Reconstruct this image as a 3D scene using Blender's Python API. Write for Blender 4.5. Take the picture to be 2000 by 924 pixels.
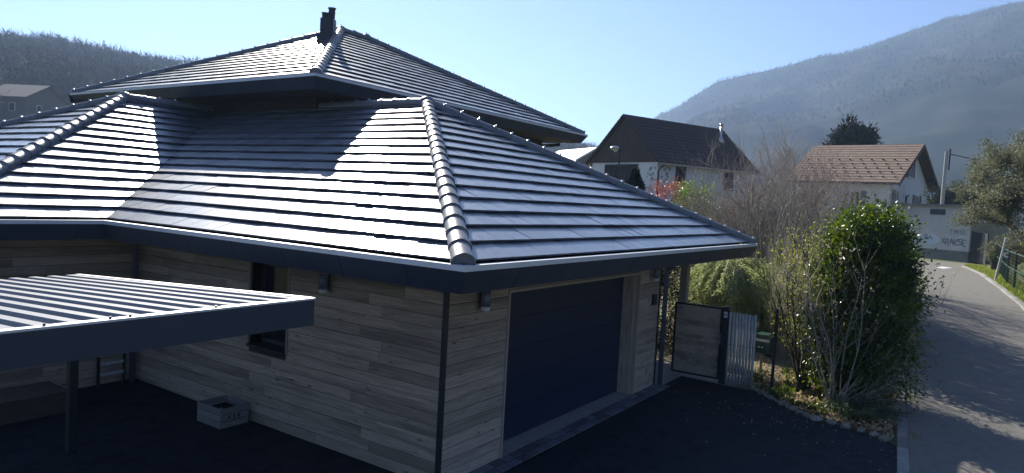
import bpy, math, random
import numpy as np
from mathutils import Vector, Matrix
R = math.radians
for o in list(bpy.data.objects): bpy.data.objects.remove(o)
sc = bpy.context.scene
COL = sc.collection
rng = random.Random(7)

# ------------------------------------------------------------------ camera
CAMZ = 3.542
F_PX, ROLL, PITCH, YAW = 1363.14, R(3.195), R(3.049), R(34.126)
fw = Vector((math.cos(YAW), math.sin(YAW), 0)); rt = Vector((math.sin(YAW), -math.cos(YAW), 0)); up = Vector((0, 0, 1))
f2 = fw*math.cos(PITCH) - up*math.sin(PITCH); u2 = up*math.cos(PITCH) + fw*math.sin(PITCH)
r3 = rt*math.cos(ROLL) + u2*math.sin(ROLL); u3 = u2*math.cos(ROLL) - rt*math.sin(ROLL)
cam_d = bpy.data.cameras.new('camera'); cam = bpy.data.objects.new('camera', cam_d); COL.objects.link(cam)
m = Matrix((r3, u3, -f2)).transposed().to_4x4(); m.translation = (0, 0, CAMZ)
cam.matrix_world = m
cam_d.sensor_width = 36.0; cam_d.lens = 36.0*F_PX/2000.0; cam_d.clip_start = 0.05; cam_d.clip_end = 12000
sc.camera = cam

# ------------------------------------------------------------------ light
SUN_EL, SUN_AZ = R(30.0), R(54.4)
w = bpy.data.worlds.new('World'); sc.world = w; w.use_nodes = True
nt = w.node_tree; bg = nt.nodes['Background']
sky = nt.nodes.new('ShaderNodeTexSky'); sky.sky_type = 'NISHITA'; sky.sun_disc = False
sky.sun_elevation = SUN_EL; sky.sun_rotation = math.pi/2 - SUN_AZ
sky.altitude = 500; sky.air_density = 1.0; sky.dust_density = 0.15; sky.ozone_density = 6.0
tint = nt.nodes.new('ShaderNodeMix'); tint.data_type = 'RGBA'; tint.blend_type = 'MULTIPLY'; tint.inputs[0].default_value = 1.0; tint.inputs[7].default_value = (.86, .84, 1.0, 1)
nt.links.new(sky.outputs[0], tint.inputs[6]); nt.links.new(tint.outputs[2], bg.inputs[0]); bg.inputs[1].default_value = 0.05
sd = bpy.data.lights.new('sun', 'SUN'); sun = bpy.data.objects.new('sun', sd); COL.objects.link(sun)
sd.energy = 5.0; sd.angle = R(0.5); sd.color = (1.0, 0.94, 0.84)
dv = Vector((math.cos(SUN_EL)*math.cos(SUN_AZ), math.cos(SUN_EL)*math.sin(SUN_AZ), math.sin(SUN_EL)))
sun.rotation_euler = dv.to_track_quat('Z', 'Y').to_euler(); sun.location = (0, 0, 60)
sc.view_settings.view_transform = 'Standard'; sc.view_settings.look = 'None'
sc.view_settings.exposure = 1.2; sc.view_settings.gamma = 1.0
sc.cycles.max_bounces = 8; sc.cycles.volume_bounces = 0; sc.cycles.transparent_max_bounces = 12
sc.cycles.sample_clamp_indirect = 4.0

# ------------------------------------------------------------------ helpers
def tag(o, label=None, cat=None, group=None, kind=None):
    if label: o['label'] = label
    if cat: o['category'] = cat
    if group: o['group'] = group
    if kind: o['kind'] = kind
    return o
def thing(name, label, cat, loc=(0, 0, 0), rz=0, group=None):
    o = bpy.data.objects.new(name, None); COL.objects.link(o); o.empty_display_size = .2
    o.location = loc; o.rotation_euler = (0, 0, rz)
    return tag(o, label, cat, group)
def link(name, me, parent=None, mw=None, local=None):
    o = bpy.data.objects.new(name, me); COL.objects.link(o)
    if parent is not None: o.parent = parent
    if mw is not None:
        # world matrix wanted; parents sit unrotated at known places
        pm = Matrix.Identity(4)
        p = parent
        while p is not None:
            pm = p.matrix_basis @ pm; p = p.parent
        o.matrix_basis = pm.inverted() @ mw
    if local is not None: o.matrix_basis = local
    return o
def pinv(parent):
    pm = Matrix.Identity(4); p = parent
    while p is not None:
        pm = p.matrix_basis @ pm; p = p.parent
    return pm.inverted()
class MB:
    """collects faces given in world (or local) coordinates and links them as one mesh object"""
    def __init__(s): s.v = []; s.f = []; s.mi = []; s.cur = 0
    def add(s, vs, fs):
        b = len(s.v); s.v += [tuple(p) for p in vs]
        for f in fs: s.f.append(tuple(i+b for i in f)); s.mi.append(s.cur)
        return s
    def box(s, a, b):
        x0, y0, z0 = a; x1, y1, z1 = b
        return s.add([(x0,y0,z0),(x1,y0,z0),(x1,y1,z0),(x0,y1,z0),(x0,y0,z1),(x1,y0,z1),(x1,y1,z1),(x0,y1,z1)],
                     [(0,3,2,1),(4,5,6,7),(0,1,5,4),(1,2,6,5),(2,3,7,6),(3,0,4,7)])
    def obox(s, c, ax, ay, az, hx, hy, hz):
        c = Vector(c); ax = Vector(ax); ay = Vector(ay); az = Vector(az)
        vs = [c+ax*(sx*hx)+ay*(sy*hy)+az*(sz*hz) for sz in (-1, 1) for sx, sy in ((-1,-1),(1,-1),(1,1),(-1,1))]
        return s.add(vs, [(0,3,2,1),(4,5,6,7),(0,1,5,4),(1,2,6,5),(2,3,7,6),(3,0,4,7)])
    def beam(s, a, b, wd, ht):
        a = Vector(a); b = Vector(b); d = (b-a); L = d.length; d.normalize()
        q = Vector((0,0,1)) if abs(d.z) < .95 else Vector((1,0,0))
        sx = d.cross(q).normalized(); sz = sx.cross(d)
        return s.obox((a+b)/2, d, sx, sz, L/2, wd/2, ht/2)
    def tube(s, pts, rad, n=8, cap=True):
        pts = [Vector(p) for p in pts]; b = len(s.v); N = len(pts)
        if not hasattr(rad, '__len__'): rad = [rad]*N
        for i, p in enumerate(pts):
            d = (pts[min(i+1, N-1)]-pts[max(i-1, 0)]).normalized()
            q = Vector((0,0,1)) if abs(d.z) < .9 else Vector((1,0,0))
            e1 = d.cross(q).normalized(); e2 = d.cross(e1)
            for k in range(n):
                a = 2*math.pi*k/n
                s.v.append(tuple(p+(e1*math.cos(a)+e2*math.sin(a))*rad[i]))
        for i in range(N-1):
            for k in range(n):
                k2 = (k+1) % n
                s.f.append((b+i*n+k, b+i*n+k2, b+(i+1)*n+k2, b+(i+1)*n+k)); s.mi.append(s.cur)
        if cap:
            s.f.append(tuple(b+k for k in range(n))[::-1]); s.mi.append(s.cur)
            s.f.append(tuple(b+(N-1)*n+k for k in range(n))); s.mi.append(s.cur)
        return s
    def prism(s, poly, d):
        """poly: list of 3-D points (planar), extruded by vector d"""
        n = len(poly); d = Vector(d); vs = [Vector(p) for p in poly]; vs += [p+d for p in vs]
        return s.add(vs, [tuple(range(n))[::-1], tuple(range(n, 2*n))]+[(i, (i+1) % n, n+(i+1) % n, n+i) for i in range(n)])
    def sphere(s, c, r, nu=10, nv=6, sq=(1,1,1)):
        vs = []; c = Vector(c)
        for j in range(nv+1):
            ph = math.pi*j/nv
            for i in range(nu):
                th = 2*math.pi*i/nu
                vs.append(c+Vector((r*sq[0]*math.sin(ph)*math.cos(th), r*sq[1]*math.sin(ph)*math.sin(th), r*sq[2]*math.cos(ph))))
        fs = [(j*nu+i, (j+1)*nu+i, (j+1)*nu+(i+1) % nu, j*nu+(i+1) % nu) for j in range(nv) for i in range(nu)]
        return s.add(vs, fs)
    def mesh(s, name, mat, smooth=False):
        me = bpy.data.meshes.new(name); me.from_pydata(s.v, [], s.f)
        for mt in (mat if isinstance(mat, (list, tuple)) else [mat]): me.materials.append(mt)
        me.polygons.foreach_set('material_index', s.mi)
        if smooth: me.polygons.foreach_set('use_smooth', [True]*len(s.f))
        me.update(); return me
    def build(s, name, mat, parent=None, smooth=False, kind=None, world=True):
        me = s.mesh(name, mat, smooth)
        o = bpy.data.objects.new(name, me); COL.objects.link(o)
        if parent is not None:
            o.parent = parent
            if world: o.matrix_basis = pinv(parent)
        if kind: o['kind'] = kind
        return o
def np_mesh(name, V, Fq, mat, smooth=False):
    """fast mesh from numpy: V (n,3), Fq (m,k)"""
    me = bpy.data.meshes.new(name); k = Fq.shape[1]
    me.vertices.add(len(V)); me.vertices.foreach_set('co', V.astype(np.float32).ravel())
    me.loops.add(Fq.size); me.loops.foreach_set('vertex_index', Fq.astype(np.int32).ravel())
    me.polygons.add(len(Fq)); me.polygons.foreach_set('loop_start', np.arange(0, Fq.size, k, dtype=np.int32))
    me.polygons.foreach_set('loop_total', np.full(len(Fq), k, dtype=np.int32))
    for mt in (mat if isinstance(mat, (list, tuple)) else [mat]): me.materials.append(mt)
    me.update(calc_edges=True)
    if smooth: me.polygons.foreach_set('use_smooth', [True]*len(Fq))
    return me

# ------------------------------------------------------------------ materials
def new_mat(name):
    mt = bpy.data.materials.new(name); mt.use_nodes = True
    return mt, mt.node_tree, mt.node_tree.nodes['Principled BSDF']
def mat(name, c1, c2=None, rough=.6, scale=6.0, detail=5, bump=0.0, bscale=None, metal=0.0, stretch=None, objrand=0.0,
        coords='Object', spec=None, rand_rough=0.0, c3=None, patch=0.4, trans=0.0, contrast=(.3,.7), bdist=.02):
    mt, t, b = new_mat(name); N = t.nodes; L = t.links
    b.inputs['Roughness'].default_value = rough; b.inputs['Metallic'].default_value = metal
    if spec is not None: b.inputs['Specular IOR Level'].default_value = spec
    c2 = c2 or c1
    tc = N.new('ShaderNodeTexCoord'); mp = N.new('ShaderNodeMapping'); L.new(tc.outputs[coords], mp.inputs[0])
    if stretch: mp.inputs['Scale'].default_value = stretch
    oi = N.new('ShaderNodeObjectInfo')
    if objrand or coords == 'Object':
        mul = N.new('ShaderNodeMath'); mul.operation = 'MULTIPLY'; mul.inputs[1].default_value = 57.0
        L.new(oi.outputs['Random'], mul.inputs[0])
        cb = N.new('ShaderNodeCombineXYZ'); L.new(mul.outputs[0], cb.inputs[0]); L.new(mul.outputs[0], cb.inputs[2])
        L.new(cb.outputs[0], mp.inputs['Location'])
    nz = N.new('ShaderNodeTexNoise'); nz.inputs['Scale'].default_value = scale; nz.inputs['Detail'].default_value = detail
    nz.inputs['Roughness'].default_value = .65
    L.new(mp.outputs[0], nz.inputs['Vector'])
    mr = N.new('ShaderNodeMapRange'); mr.inputs[1].default_value = contrast[0]; mr.inputs[2].default_value = contrast[1]
    L.new(nz.outputs[0], mr.inputs[0])
    mx = N.new('ShaderNodeMix'); mx.data_type = 'RGBA'
    mx.inputs[6].default_value = (*c1, 1); mx.inputs[7].default_value = (*c2, 1); L.new(mr.outputs[0], mx.inputs[0])
    out = mx.outputs[2]
    if c3:
        n2 = N.new('ShaderNodeTexNoise'); n2.inputs['Scale'].default_value = scale*.13; n2.inputs['Detail'].default_value = 3
        L.new(mp.outputs[0], n2.inputs['Vector'])
        m2 = N.new('ShaderNodeMapRange'); m2.inputs[1].default_value = .52; m2.inputs[2].default_value = .62; m2.inputs[4].default_value = patch
        L.new(n2.outputs[0], m2.inputs[0])
        x2 = N.new('ShaderNodeMix'); x2.data_type = 'RGBA'; L.new(m2.outputs[0], x2.inputs[0]); L.new(out, x2.inputs[6]); x2.inputs[7].default_value = (*c3, 1)
        out = x2.outputs[2]
    if objrand:
        hs = N.new('ShaderNodeHueSaturation'); m3 = N.new('ShaderNodeMapRange')
        m3.inputs[3].default_value = 1-objrand; m3.inputs[4].default_value = 1+objrand
        L.new(oi.outputs['Random'], m3.inputs[0]); L.new(m3.outputs[0], hs.inputs['Value']); L.new(out, hs.inputs['Color']); out = hs.outputs[0]
    L.new(out, b.inputs['Base Color'])
    if rand_rough:
        m4 = N.new('ShaderNodeMapRange'); m4.inputs[3].default_value = rough-rand_rough; m4.inputs[4].default_value = rough+rand_rough
        L.new(mr.outputs[0], m4.inputs[0]); L.new(m4.outputs[0], b.inputs['Roughness'])
    if bump:
        nb = N.new('ShaderNodeTexNoise'); nb.inputs['Scale'].default_value = bscale or scale*4; nb.inputs['Detail'].default_value = 4
        L.new(mp.outputs[0], nb.inputs['Vector'])
        bm = N.new('ShaderNodeBump'); bm.inputs['Strength'].default_value = bump; bm.inputs['Distance'].default_value = bdist
        L.new(nb.outputs[0], bm.inputs['Height']); L.new(bm.outputs[0], b.inputs['Normal'])
    if trans:
        tr = N.new('ShaderNodeBsdfTranslucent'); L.new(out, tr.inputs[0])
        g = N.new('ShaderNodeMixShader'); g.inputs[0].default_value = trans
        hs2 = N.new('ShaderNodeHueSaturation'); hs2.inputs['Value'].default_value = 1.6; hs2.inputs['Saturation'].default_value = 1.1
        L.new(out, hs2.inputs['Color']); L.new(hs2.outputs[0], tr.inputs[0])
        L.new(b.outputs[0], g.inputs[1]); L.new(tr.outputs[0], g.inputs[2])
        L.new(g.outputs[0], N['Material Output'].inputs[0])
    return mt
M = {}
M['tile'] = mat('roof_tile', (.062,.074,.098), (.105,.122,.152), rough=.48, scale=9, bump=.2, bscale=60, objrand=.38, rand_rough=.05, bdist=.004, spec=.9)
_b = M['tile'].node_tree.nodes['Principled BSDF']; _b.inputs['Coat Weight'].default_value = .85; _b.inputs['Coat Roughness'].default_value = .24
M['ridge'] = mat('ridge_tile', (.17,.175,.185), (.23,.235,.245), rough=.42, scale=12, bump=.12, bscale=80, objrand=.08, bdist=.003)
M['deck'] = mat('roof_underlay', (.012,.013,.016), rough=.95, spec=.1)
M['clip'] = mat('glint_steel', (.85,.85,.85), rough=.18, metal=1.0)  # polished metal for beads added to imitate sun glints on ridge collars
M['gutter'] = mat('pale_zinc', (.66,.68,.70), (.74,.76,.78), rough=.45, metal=.1, scale=3)
M['fascia'] = mat('anthracite_zinc', (.042,.054,.084), (.054,.068,.098), rough=.5, scale=2.5, metal=0.15, objrand=.07)
M['soffit'] = mat('soffit_wood', (.10,.075,.06), (.14,.105,.085), rough=.8, scale=5, stretch=(1,8,1))
M['wall'] = mat('wall_backing', (.06,.052,.045), rough=.9)
M['upwall'] = mat('upper_wall_boards', (.045,.040,.042), (.07,.062,.062), rough=.85, scale=4, stretch=(1,1,14))
M['plank'] = mat('weathered_larch', (.37,.285,.205), (.62,.495,.37), rough=.82, scale=2.6, detail=8, stretch=(1.1,6,17), bump=.35, bscale=9, objrand=.24, c3=(.22,.175,.135), patch=.6, contrast=(.32,.68))
M['trim'] = mat('pale_larch_trim', (.42,.36,.28), (.52,.45,.36), rough=.75, scale=3, stretch=(6,6,1))
M['frame'] = mat('anthracite_metal', (.032,.036,.046), (.04,.045,.055), rough=.45, metal=.2)
M['door'] = mat('door_paint_shade_blue', (.018,.027,.060), (.021,.031,.067), rough=.42, scale=1.2, bump=.03, bscale=50)  # anthracite door; the blue of the shade is put into its colour
M['glass'] = mat('dark_window_glass', (.008,.011,.020), rough=.12, spec=.35)
M['steel'] = mat('brushed_steel', (.55,.55,.56), rough=.3, metal=1.0)
M['lens'] = mat('frosted_lens', (.75,.74,.7), rough=.4)
M['downpipe'] = mat('zinc_downpipe', (.16,.19,.25), (.2,.23,.29), rough=.45, metal=.3)
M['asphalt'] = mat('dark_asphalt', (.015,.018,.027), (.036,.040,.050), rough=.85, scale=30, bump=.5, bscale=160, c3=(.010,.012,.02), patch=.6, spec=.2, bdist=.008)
M['road'] = mat('worn_asphalt', (.165,.155,.135), (.25,.235,.205), rough=.9, scale=35, bump=.6, bscale=150, c3=(.17,.16,.135), patch=.6, spec=.25, bdist=.01)
M['concrete'] = mat('concrete', (.26,.25,.24), (.36,.35,.33), rough=.85, scale=8, bump=.3, objrand=.1)
M['kerb'] = mat('kerb_concrete', (.20,.195,.18), (.32,.31,.28), rough=.9, scale=9, bump=.3, objrand=.15, c3=(.2,.19,.15), patch=.7)
M['sett'] = mat('grey_sett', (.10,.11,.13), (.17,.18,.20), rough=.8, scale=12, bump=.4, objrand=.35)
M['soil'] = mat('bed_soil', (.07,.055,.035), (.15,.115,.07), rough=.95, scale=14, bump=.8, bscale=30)
M['ground'] = mat('grass_ground', (.07,.095,.03), (.14,.15,.06), rough=.95, scale=.5, detail=8, c3=(.15,.13,.08), patch=.7, coords='Generated' if False else 'Object', bump=.4, bscale=4)
M['sheet'] = mat('galvanised_sheet', (.17,.185,.21), (.25,.265,.29), rough=.68, metal=.0, spec=.25, scale=2.0, rand_rough=.06)
M['carport'] = mat('carport_fascia', (.034,.046,.075), (.040,.053,.085), rough=.55, scale=2)
M['crate'] = mat('crate_pine', (.22,.21,.19), (.34,.32,.29), rough=.85, scale=5, stretch=(1.5,9,9), bump=.3, objrand=.15)
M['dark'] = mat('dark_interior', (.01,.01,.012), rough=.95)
M['bark'] = mat('dark_bark', (.045,.036,.028), (.085,.07,.055), rough=.9, scale=20, bump=.3)
M['paletwig'] = mat('pale_twig', (.30,.265,.20), (.46,.41,.33), rough=.75, scale=20)
M['twig'] = mat('grey_brown_twig', (.20,.18,.155), (.38,.35,.31), rough=.8, scale=10)
M['redtwig'] = mat('reddish_twig', (.22,.145,.115), (.34,.24,.19), rough=.8, scale=10)
M['bud'] = mat('pale_bud', (.34,.30,.17), (.5,.45,.3), rough=.7, scale=20, trans=.25)
M['leaf'] = mat('laurel_leaf', (.022,.045,.012), (.12,.165,.018), rough=.30, scale=2.2, trans=.38, contrast=(.4,.62))  # yellow-green tone raised to paint sunlight into the leaf colour
M['leafy'] = mat('young_leaf', (.20,.24,.03), (.36,.38,.06), rough=.4, scale=5, trans=.45)
M['juniper'] = mat('juniper_needles', (.18,.24,.10), (.46,.50,.20), rough=.6, scale=1.6, trans=.50)
M['lowjuniper'] = mat('low_juniper_needles', (.05,.085,.045), (.12,.17,.08), rough=.6, scale=3, trans=.2)
M['spruce'] = mat('blue_spruce_needles', (.02,.032,.030), (.05,.068,.066), rough=.6, scale=3)
M['cypress'] = mat('dark_conifer_needles', (.008,.018,.009), (.022,.038,.018), rough=.7, scale=.8)
M['olive'] = mat('olive_grey_foliage', (.085,.095,.05), (.21,.215,.13), rough=.7, scale=.7, trans=.25)
M['redhedge'] = mat('red_hedge_leaf', (.24,.06,.03), (.40,.12,.06), rough=.45, scale=3, trans=.3)
M['rusthedge'] = mat('rusty_hedge_leaf', (.13,.05,.03), (.22,.09,.05), rough=.6, scale=3, trans=.2)
M['limehedge'] = mat('lime_leaf', (.07,.13,.02), (.26,.36,.05), rough=.4, scale=3, trans=.3)
M['litter'] = mat('dry_leaf', (.30,.22,.11), (.52,.42,.24), rough=.8, scale=9, trans=.2)
M['stone'] = mat('pale_stone', (.22,.20,.16), (.42,.39,.32), rough=.9, scale=8, bump=.5, objrand=.2)
M['grassblade'] = mat('grass_blade', (.11,.16,.03), (.30,.33,.07), rough=.6, scale=3, trans=.4)
M['plaster'] = mat('white_plaster', (.74,.72,.70), (.82,.80,.78), rough=.9, scale=1.2, bump=.1)
M['plaster2'] = mat('cream_plaster', (.52,.52,.49), (.60,.60,.57), rough=.92, scale=.8, c3=(.36,.36,.34), patch=.6, bump=.15)
M['stonefacing'] = mat('stone_facing', (.30,.28,.26), (.42,.40,.37), rough=.9, scale=5)
M['plinth'] = mat('mossy_plinth', (.13,.15,.15), (.2,.22,.22), rough=.95, scale=3, bump=.4)
M['brownboards'] = mat('brown_gable_boards', (.055,.036,.028), (.08,.055,.042), rough=.85, scale=3, stretch=(1,1,.3))
M['browntile'] = mat('dark_brown_tiles', (.055,.032,.029), (.080,.048,.043), rough=.8, scale=3, objrand=.05, spec=.2)
M['tantile'] = mat('tan_tiles', (.25,.175,.125), (.35,.255,.19), rough=.85, scale=2, spec=.2)
M['shutter'] = mat('slate_shutter', (.07,.085,.10), rough=.6)
M['woodpost'] = mat('weathered_post', (.28,.24,.18), (.42,.36,.28), rough=.85, scale=4, stretch=(6,6,1))
M['pale'] = mat('pale_grey_paling', (.40,.41,.40), (.62,.62,.60), rough=.7, scale=6, stretch=(4,4,.7), objrand=.12, bump=.2)
M['mailgreen'] = mat('dark_green_enamel', (.010,.055,.045), rough=.3)
M['white'] = mat('white_paint', (.78,.78,.76), rough=.5)
M['fencegreen'] = mat('green_fence_metal', (.015,.055,.035), rough=.5)
M['terracotta'] = mat('terracotta', (.42,.17,.09), (.5,.22,.12), rough=.8)
M['pole'] = mat('concrete_pole', (.42,.41,.38), (.5,.48,.45), rough=.9)
M['bark2'] = mat('lichen_bark', (.10,.095,.07), (.20,.19,.15), rough=.9, scale=3)
M['far_roof'] = mat('faded_roof', (.16,.14,.13), (.2,.18,.165), rough=.9)
M['far_wall'] = mat('faded_wall', (.16,.155,.15), rough=.95)
M['hillwood'] = mat('bare_wood_trees', (.075,.062,.05), (.14,.115,.09), rough=.95, scale=.05)
M['hillfir'] = mat('hill_firs', (.015,.028,.016), (.03,.045,.025), rough=.95, scale=.05)
M['mountain'] = mat('mountain_forest', (.028,.033,.034), (.085,.075,.058), rough=1.0, scale=.02, detail=12, c3=(.03,.042,.032), patch=.6, spec=0)
M['hill'] = mat('hill_ground', (.06,.05,.038), (.10,.085,.06), rough=1.0, scale=.03, detail=8, spec=0)
M['graf_white'] = mat('graffiti_pale_blue', (.62,.68,.76), rough=.7)
M['graf_grey'] = mat('graffiti_grey', (.17,.17,.19), rough=.7)
M['graf_purple'] = mat('graffiti_purple', (.22,.22,.36), rough=.7)

def add_knots(mt):
    t = mt.node_tree; N = t.nodes; L = t.links; b = N['Principled BSDF']; src = b.inputs['Base Color'].links[0].from_socket
    tc = N.new('ShaderNodeTexCoord'); oi = N.new('ShaderNodeObjectInfo'); mp = N.new('ShaderNodeMapping'); L.new(tc.outputs['Object'], mp.inputs[0]); mp.inputs['Scale'].default_value = (2.2, 1, 6.5)
    mu = N.new('ShaderNodeMath'); mu.operation = 'MULTIPLY'; mu.inputs[1].default_value = 91; L.new(oi.outputs['Random'], mu.inputs[0]); cb = N.new('ShaderNodeCombineXYZ'); L.new(mu.outputs[0], cb.inputs[0]); L.new(mu.outputs[0], cb.inputs[1]); L.new(cb.outputs[0], mp.inputs['Location'])
    vo = N.new('ShaderNodeTexVoronoi'); vo.inputs['Scale'].default_value = 1.0; L.new(mp.outputs[0], vo.inputs['Vector'])
    mr = N.new('ShaderNodeMapRange'); mr.inputs[1].default_value = .03; mr.inputs[2].default_value = .14; mr.inputs[3].default_value = .30; mr.inputs[4].default_value = 1.0; L.new(vo.outputs['Distance'], mr.inputs[0])
    mx = N.new('ShaderNodeMix'); mx.data_type = 'RGBA'; mx.blend_type = 'MULTIPLY'; mx.inputs[0].default_value = 1; L.new(src, mx.inputs[6]); L.new(mr.outputs[0], mx.inputs[7]); L.new(mx.outputs[2], b.inputs['Base Color'])
add_knots(M['plank'])
# ------------------------------------------------------------------ terrain
def ss(t):
    t = np.clip(t, 0, 1); return t*t*(3-2*t)
def interp(v, xs, ys): return np.interp(v, xs, ys)
YRX = [10, 19.5, 26.2, 28.5, 33.8, 38, 41, 43.5, 48.5, 52]; YRY = [-2.6, -1.75, -1.02, -.66, -.22, .12, .52, .95, .6, .6]
def terr(x, y):
    x = np.asarray(x, float); y = np.asarray(y, float)
    r = np.hypot(x, y); az = np.degrees(np.arctan2(y, x))
    z = 1.32*ss((x-14)/16.) + 2.0*ss((x-27)/14.)*ss((y-9)/9.)
    z = z + ss((az-9)/14.)*ss((150-az)/30)*0.085*np.maximum(0, r-45)
    yr = interp(x, YRX, YRY)
    z = z + 1.15*ss((yr-.9-y)/1.6)*ss((x-28)/9)*ss((75-x)/12)
    return z
def T(x, y): return float(terr(x, y))
AZH = [-180, 18, 20.5, 23.8, 26.3, 28.6, 32.6, 38.9, 49.5, 56.2, 58.3, 61.7, 63.3, 64.9, 66.4, 67.9, 70.6, 80, 100, 130, 180]
ELH = [0, 0, 2.3, 3.75, 4.66, 5.05, 5.8, 7.06, 8.2, 8.35, 8.4, 8.3, 8.35, 8.4, 8.5, 8.6, 8.4, 8.2, 7, 4, 0]
AZM = [-120, -70, -45, -25, -12, -5, -.87, .1, 1.9, 3.4, 4.9, 6.4, 8.0, 9.7, 11.4, 13.1, 14.9, 17.1, 18.6, 20.5, 22, 23.15, 24.7, 27, 30, 34, 180]
ELM = [3, 7, 12, 16, 15.9, 15.3, 14.75, 14.65, 14.3, 14.05, 13.6, 13.1, 12.6, 12.15, 11.9, 11.3, 10.85, 10.3, 9.7, 8.6, 7.65, 7.0, 5.7, 4.2, 2.0, 0, 0]
def vnoise(x, y, seed=0):
    xi = np.floor(x).astype(int); yi = np.floor(y).astype(int); fx = x-xi; fy = y-yi
    def h(a, b):
        n = (a*374761393 + b*668265263 + seed*1442695041) & 0x7fffffff
        n = ((n ^ (n >> 13))*1274126177) & 0x7fffffff
        return ((n ^ (n >> 16)) & 0xffff)/65535.0
    sx = fx*fx*(3-2*fx); sy = fy*fy*(3-2*fy)
    return (h(xi, yi)*(1-sx)+h(xi+1, yi)*sx)*(1-sy)+(h(xi, yi+1)*(1-sx)+h(xi+1, yi+1)*sx)*sy
def fbm(x, y, o=5, seed=0):
    s = 0; a = .5; t = 0
    for k in range(o): s = s+a*vnoise(x*2**k, y*2**k, seed+k); t += a; a *= .5
    return s/t
def polar(name, az0, az1, naz, radii, hf, material, smooth=True):
    az = np.radians(np.linspace(az0, az1, naz)); rr = np.array(radii)
    A, RR = np.meshgrid(az, rr, indexing='ij'); X = RR*np.cos(A); Y = RR*np.sin(A)
    Z = hf(X, Y, np.degrees(A), RR)
    V = np.stack([X, Y, Z], -1).reshape(-1, 3); n = len(rr)
    i, j = np.meshgrid(np.arange(naz-1), np.arange(n-1), indexing='ij'); a = (i*n+j).ravel()
    Fq = np.stack([a, a+1, a+n+1, a+n], -1)
    me = np_mesh(name, V, Fq, material, smooth)
    return link(name, me)
rad = list(np.arange(0.02, 70, .75))+list(np.geomspace(70.5, 5200, 40))
g = polar('ground', -180, 180, 401, rad, lambda X, Y, A, RR: np.where(RR > 230, terr(X*230/RR, Y*230/RR), terr(X, Y)) - .012 - .5*ss((RR-60)/200), M['ground'])
g['kind'] = 'structure'
def hillh(X, Y, A, RR):
    el = interp(A, AZH, ELH); top = CAMZ + 480*np.tan(np.radians(el)) - 14*ss(el/4)
    base = terr(X*200/np.maximum(RR, 1), Y*200/np.maximum(RR, 1)) - 2
    base = np.minimum(base, np.where(el > 0, 30, 0))
    t = ss((RR-190)/290.)*.55 + np.clip((RR-190)/290., 0, 1)*.45
    back = ss((RR-480)/400.)
    nz = (fbm(X/60, Y/60, 4, 3)-.5)*9*ss((RR-200)/100)
    return base + (top-base)*t*(1-.35*back) + nz*np.clip(el/4, 0, 1)
h = polar('wooded_hill', 17, 140, 260, list(np.linspace(188, 480, 44))+list(np.linspace(495, 900, 12)), hillh, M['hill'])
h['kind'] = 'structure'
def mounth(X, Y, A, RR):
    el = interp(A, AZM, ELM); top = CAMZ + 1500*np.tan(np.radians(el))
    t = np.clip((RR-420)/1080., 0, 1); t = t**1.15
    rid = (1-abs(fbm(X/210, Y/210, 5, 11)-.5)*4)*.5
    n2 = fbm(X/420+5, Y/420, 4, 21)-.5
    amp = np.sin(np.pi*np.clip(t, 0, 1))
    back = ss((RR-1500)/700.)
    z = top*t*(1-.4*back) + amp*(rid*55+n2*110)*np.clip(el/9, 0, 1)
    z = z + (fbm(X/60, Y/60, 3, 5)-.5)*10*np.clip(t*2, 0, 1)
    return z - 3
mt_ = polar('mountain', -120, 34, 420, list(np.linspace(415, 1500, 110))+list(np.linspace(1530, 2300, 14)), mounth, M['mountain'])
mt_['kind'] = 'structure'

# ------------------------------------------------------------------ the house
OX, OY, ZE, XE, YI = 5.278, 4.100, 2.855, 15.657, 11.091
GX, GY, ZF, INS = 6.401, 5.222, 2.580, .11
TS = .4817; CO = 1/math.sqrt(1+TS*TS); SI = TS*CO
HALF = (XE-OX)/2; ZR = ZE+HALF*TS
WX0 = 8.130-HALF
UX, UY, UZ, UXE, UYE = 9.208, 11.133, 5.789, 20.569, 21.474
UH = (UYE-UY)/2; UZR = UZ+UH*TS
house = thing('house', 'timber-clad house under dark tiled hip roofs with a built-in garage', 'house', (GX, GY, 0))

# walls
wl = MB()
wl.box((GX+.03, GY+.03, 0), (7.70, 6.6, 2.62))            # left of the door
wl.box((12.04, GY+.03, 0), (13.0, 10.5, 2.62))            # right of the door
wl.box((7.70, GY+.05, 2.29), (12.04, GY+.5, 2.60))         # lintel
wl.box((7.70, 6.1, 0), (12.04, 6.3, 2.62))
wl.box((GX+.03, 6.6, 0), (GX+.3, 8.13, 2.62)); wl.box((GX+.03, 9.0, 0), (GX+.3, 12.23, 2.62))
wl.box((GX+.03, 8.13, 0), (GX+.3, 9.0, 1.17)); wl.box((GX+.03, 8.13, 2.42), (GX+.3, 9.0, 2.62))
wl.box((WX0+1.1, 12.23, 0), (GX+.03, 12.6, 2.62))
wl.box((GX+.3, 12.23, 0), (12.0, 12.6, 2.6))
wall = wl.build('wall', M['wall'], house)
upw = MB(); upw.box((10.30, 12.36, 2.0), (19.72, 20.4, 5.58))
upwall = upw.build('upper_wall', M['upwall'], house)
ww = MB(); ww.box((WX0+1.1, 12.6, 0), (11.6, 20.2, 2.6)); ww.build('wing_wall', M['wall'], house)

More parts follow.
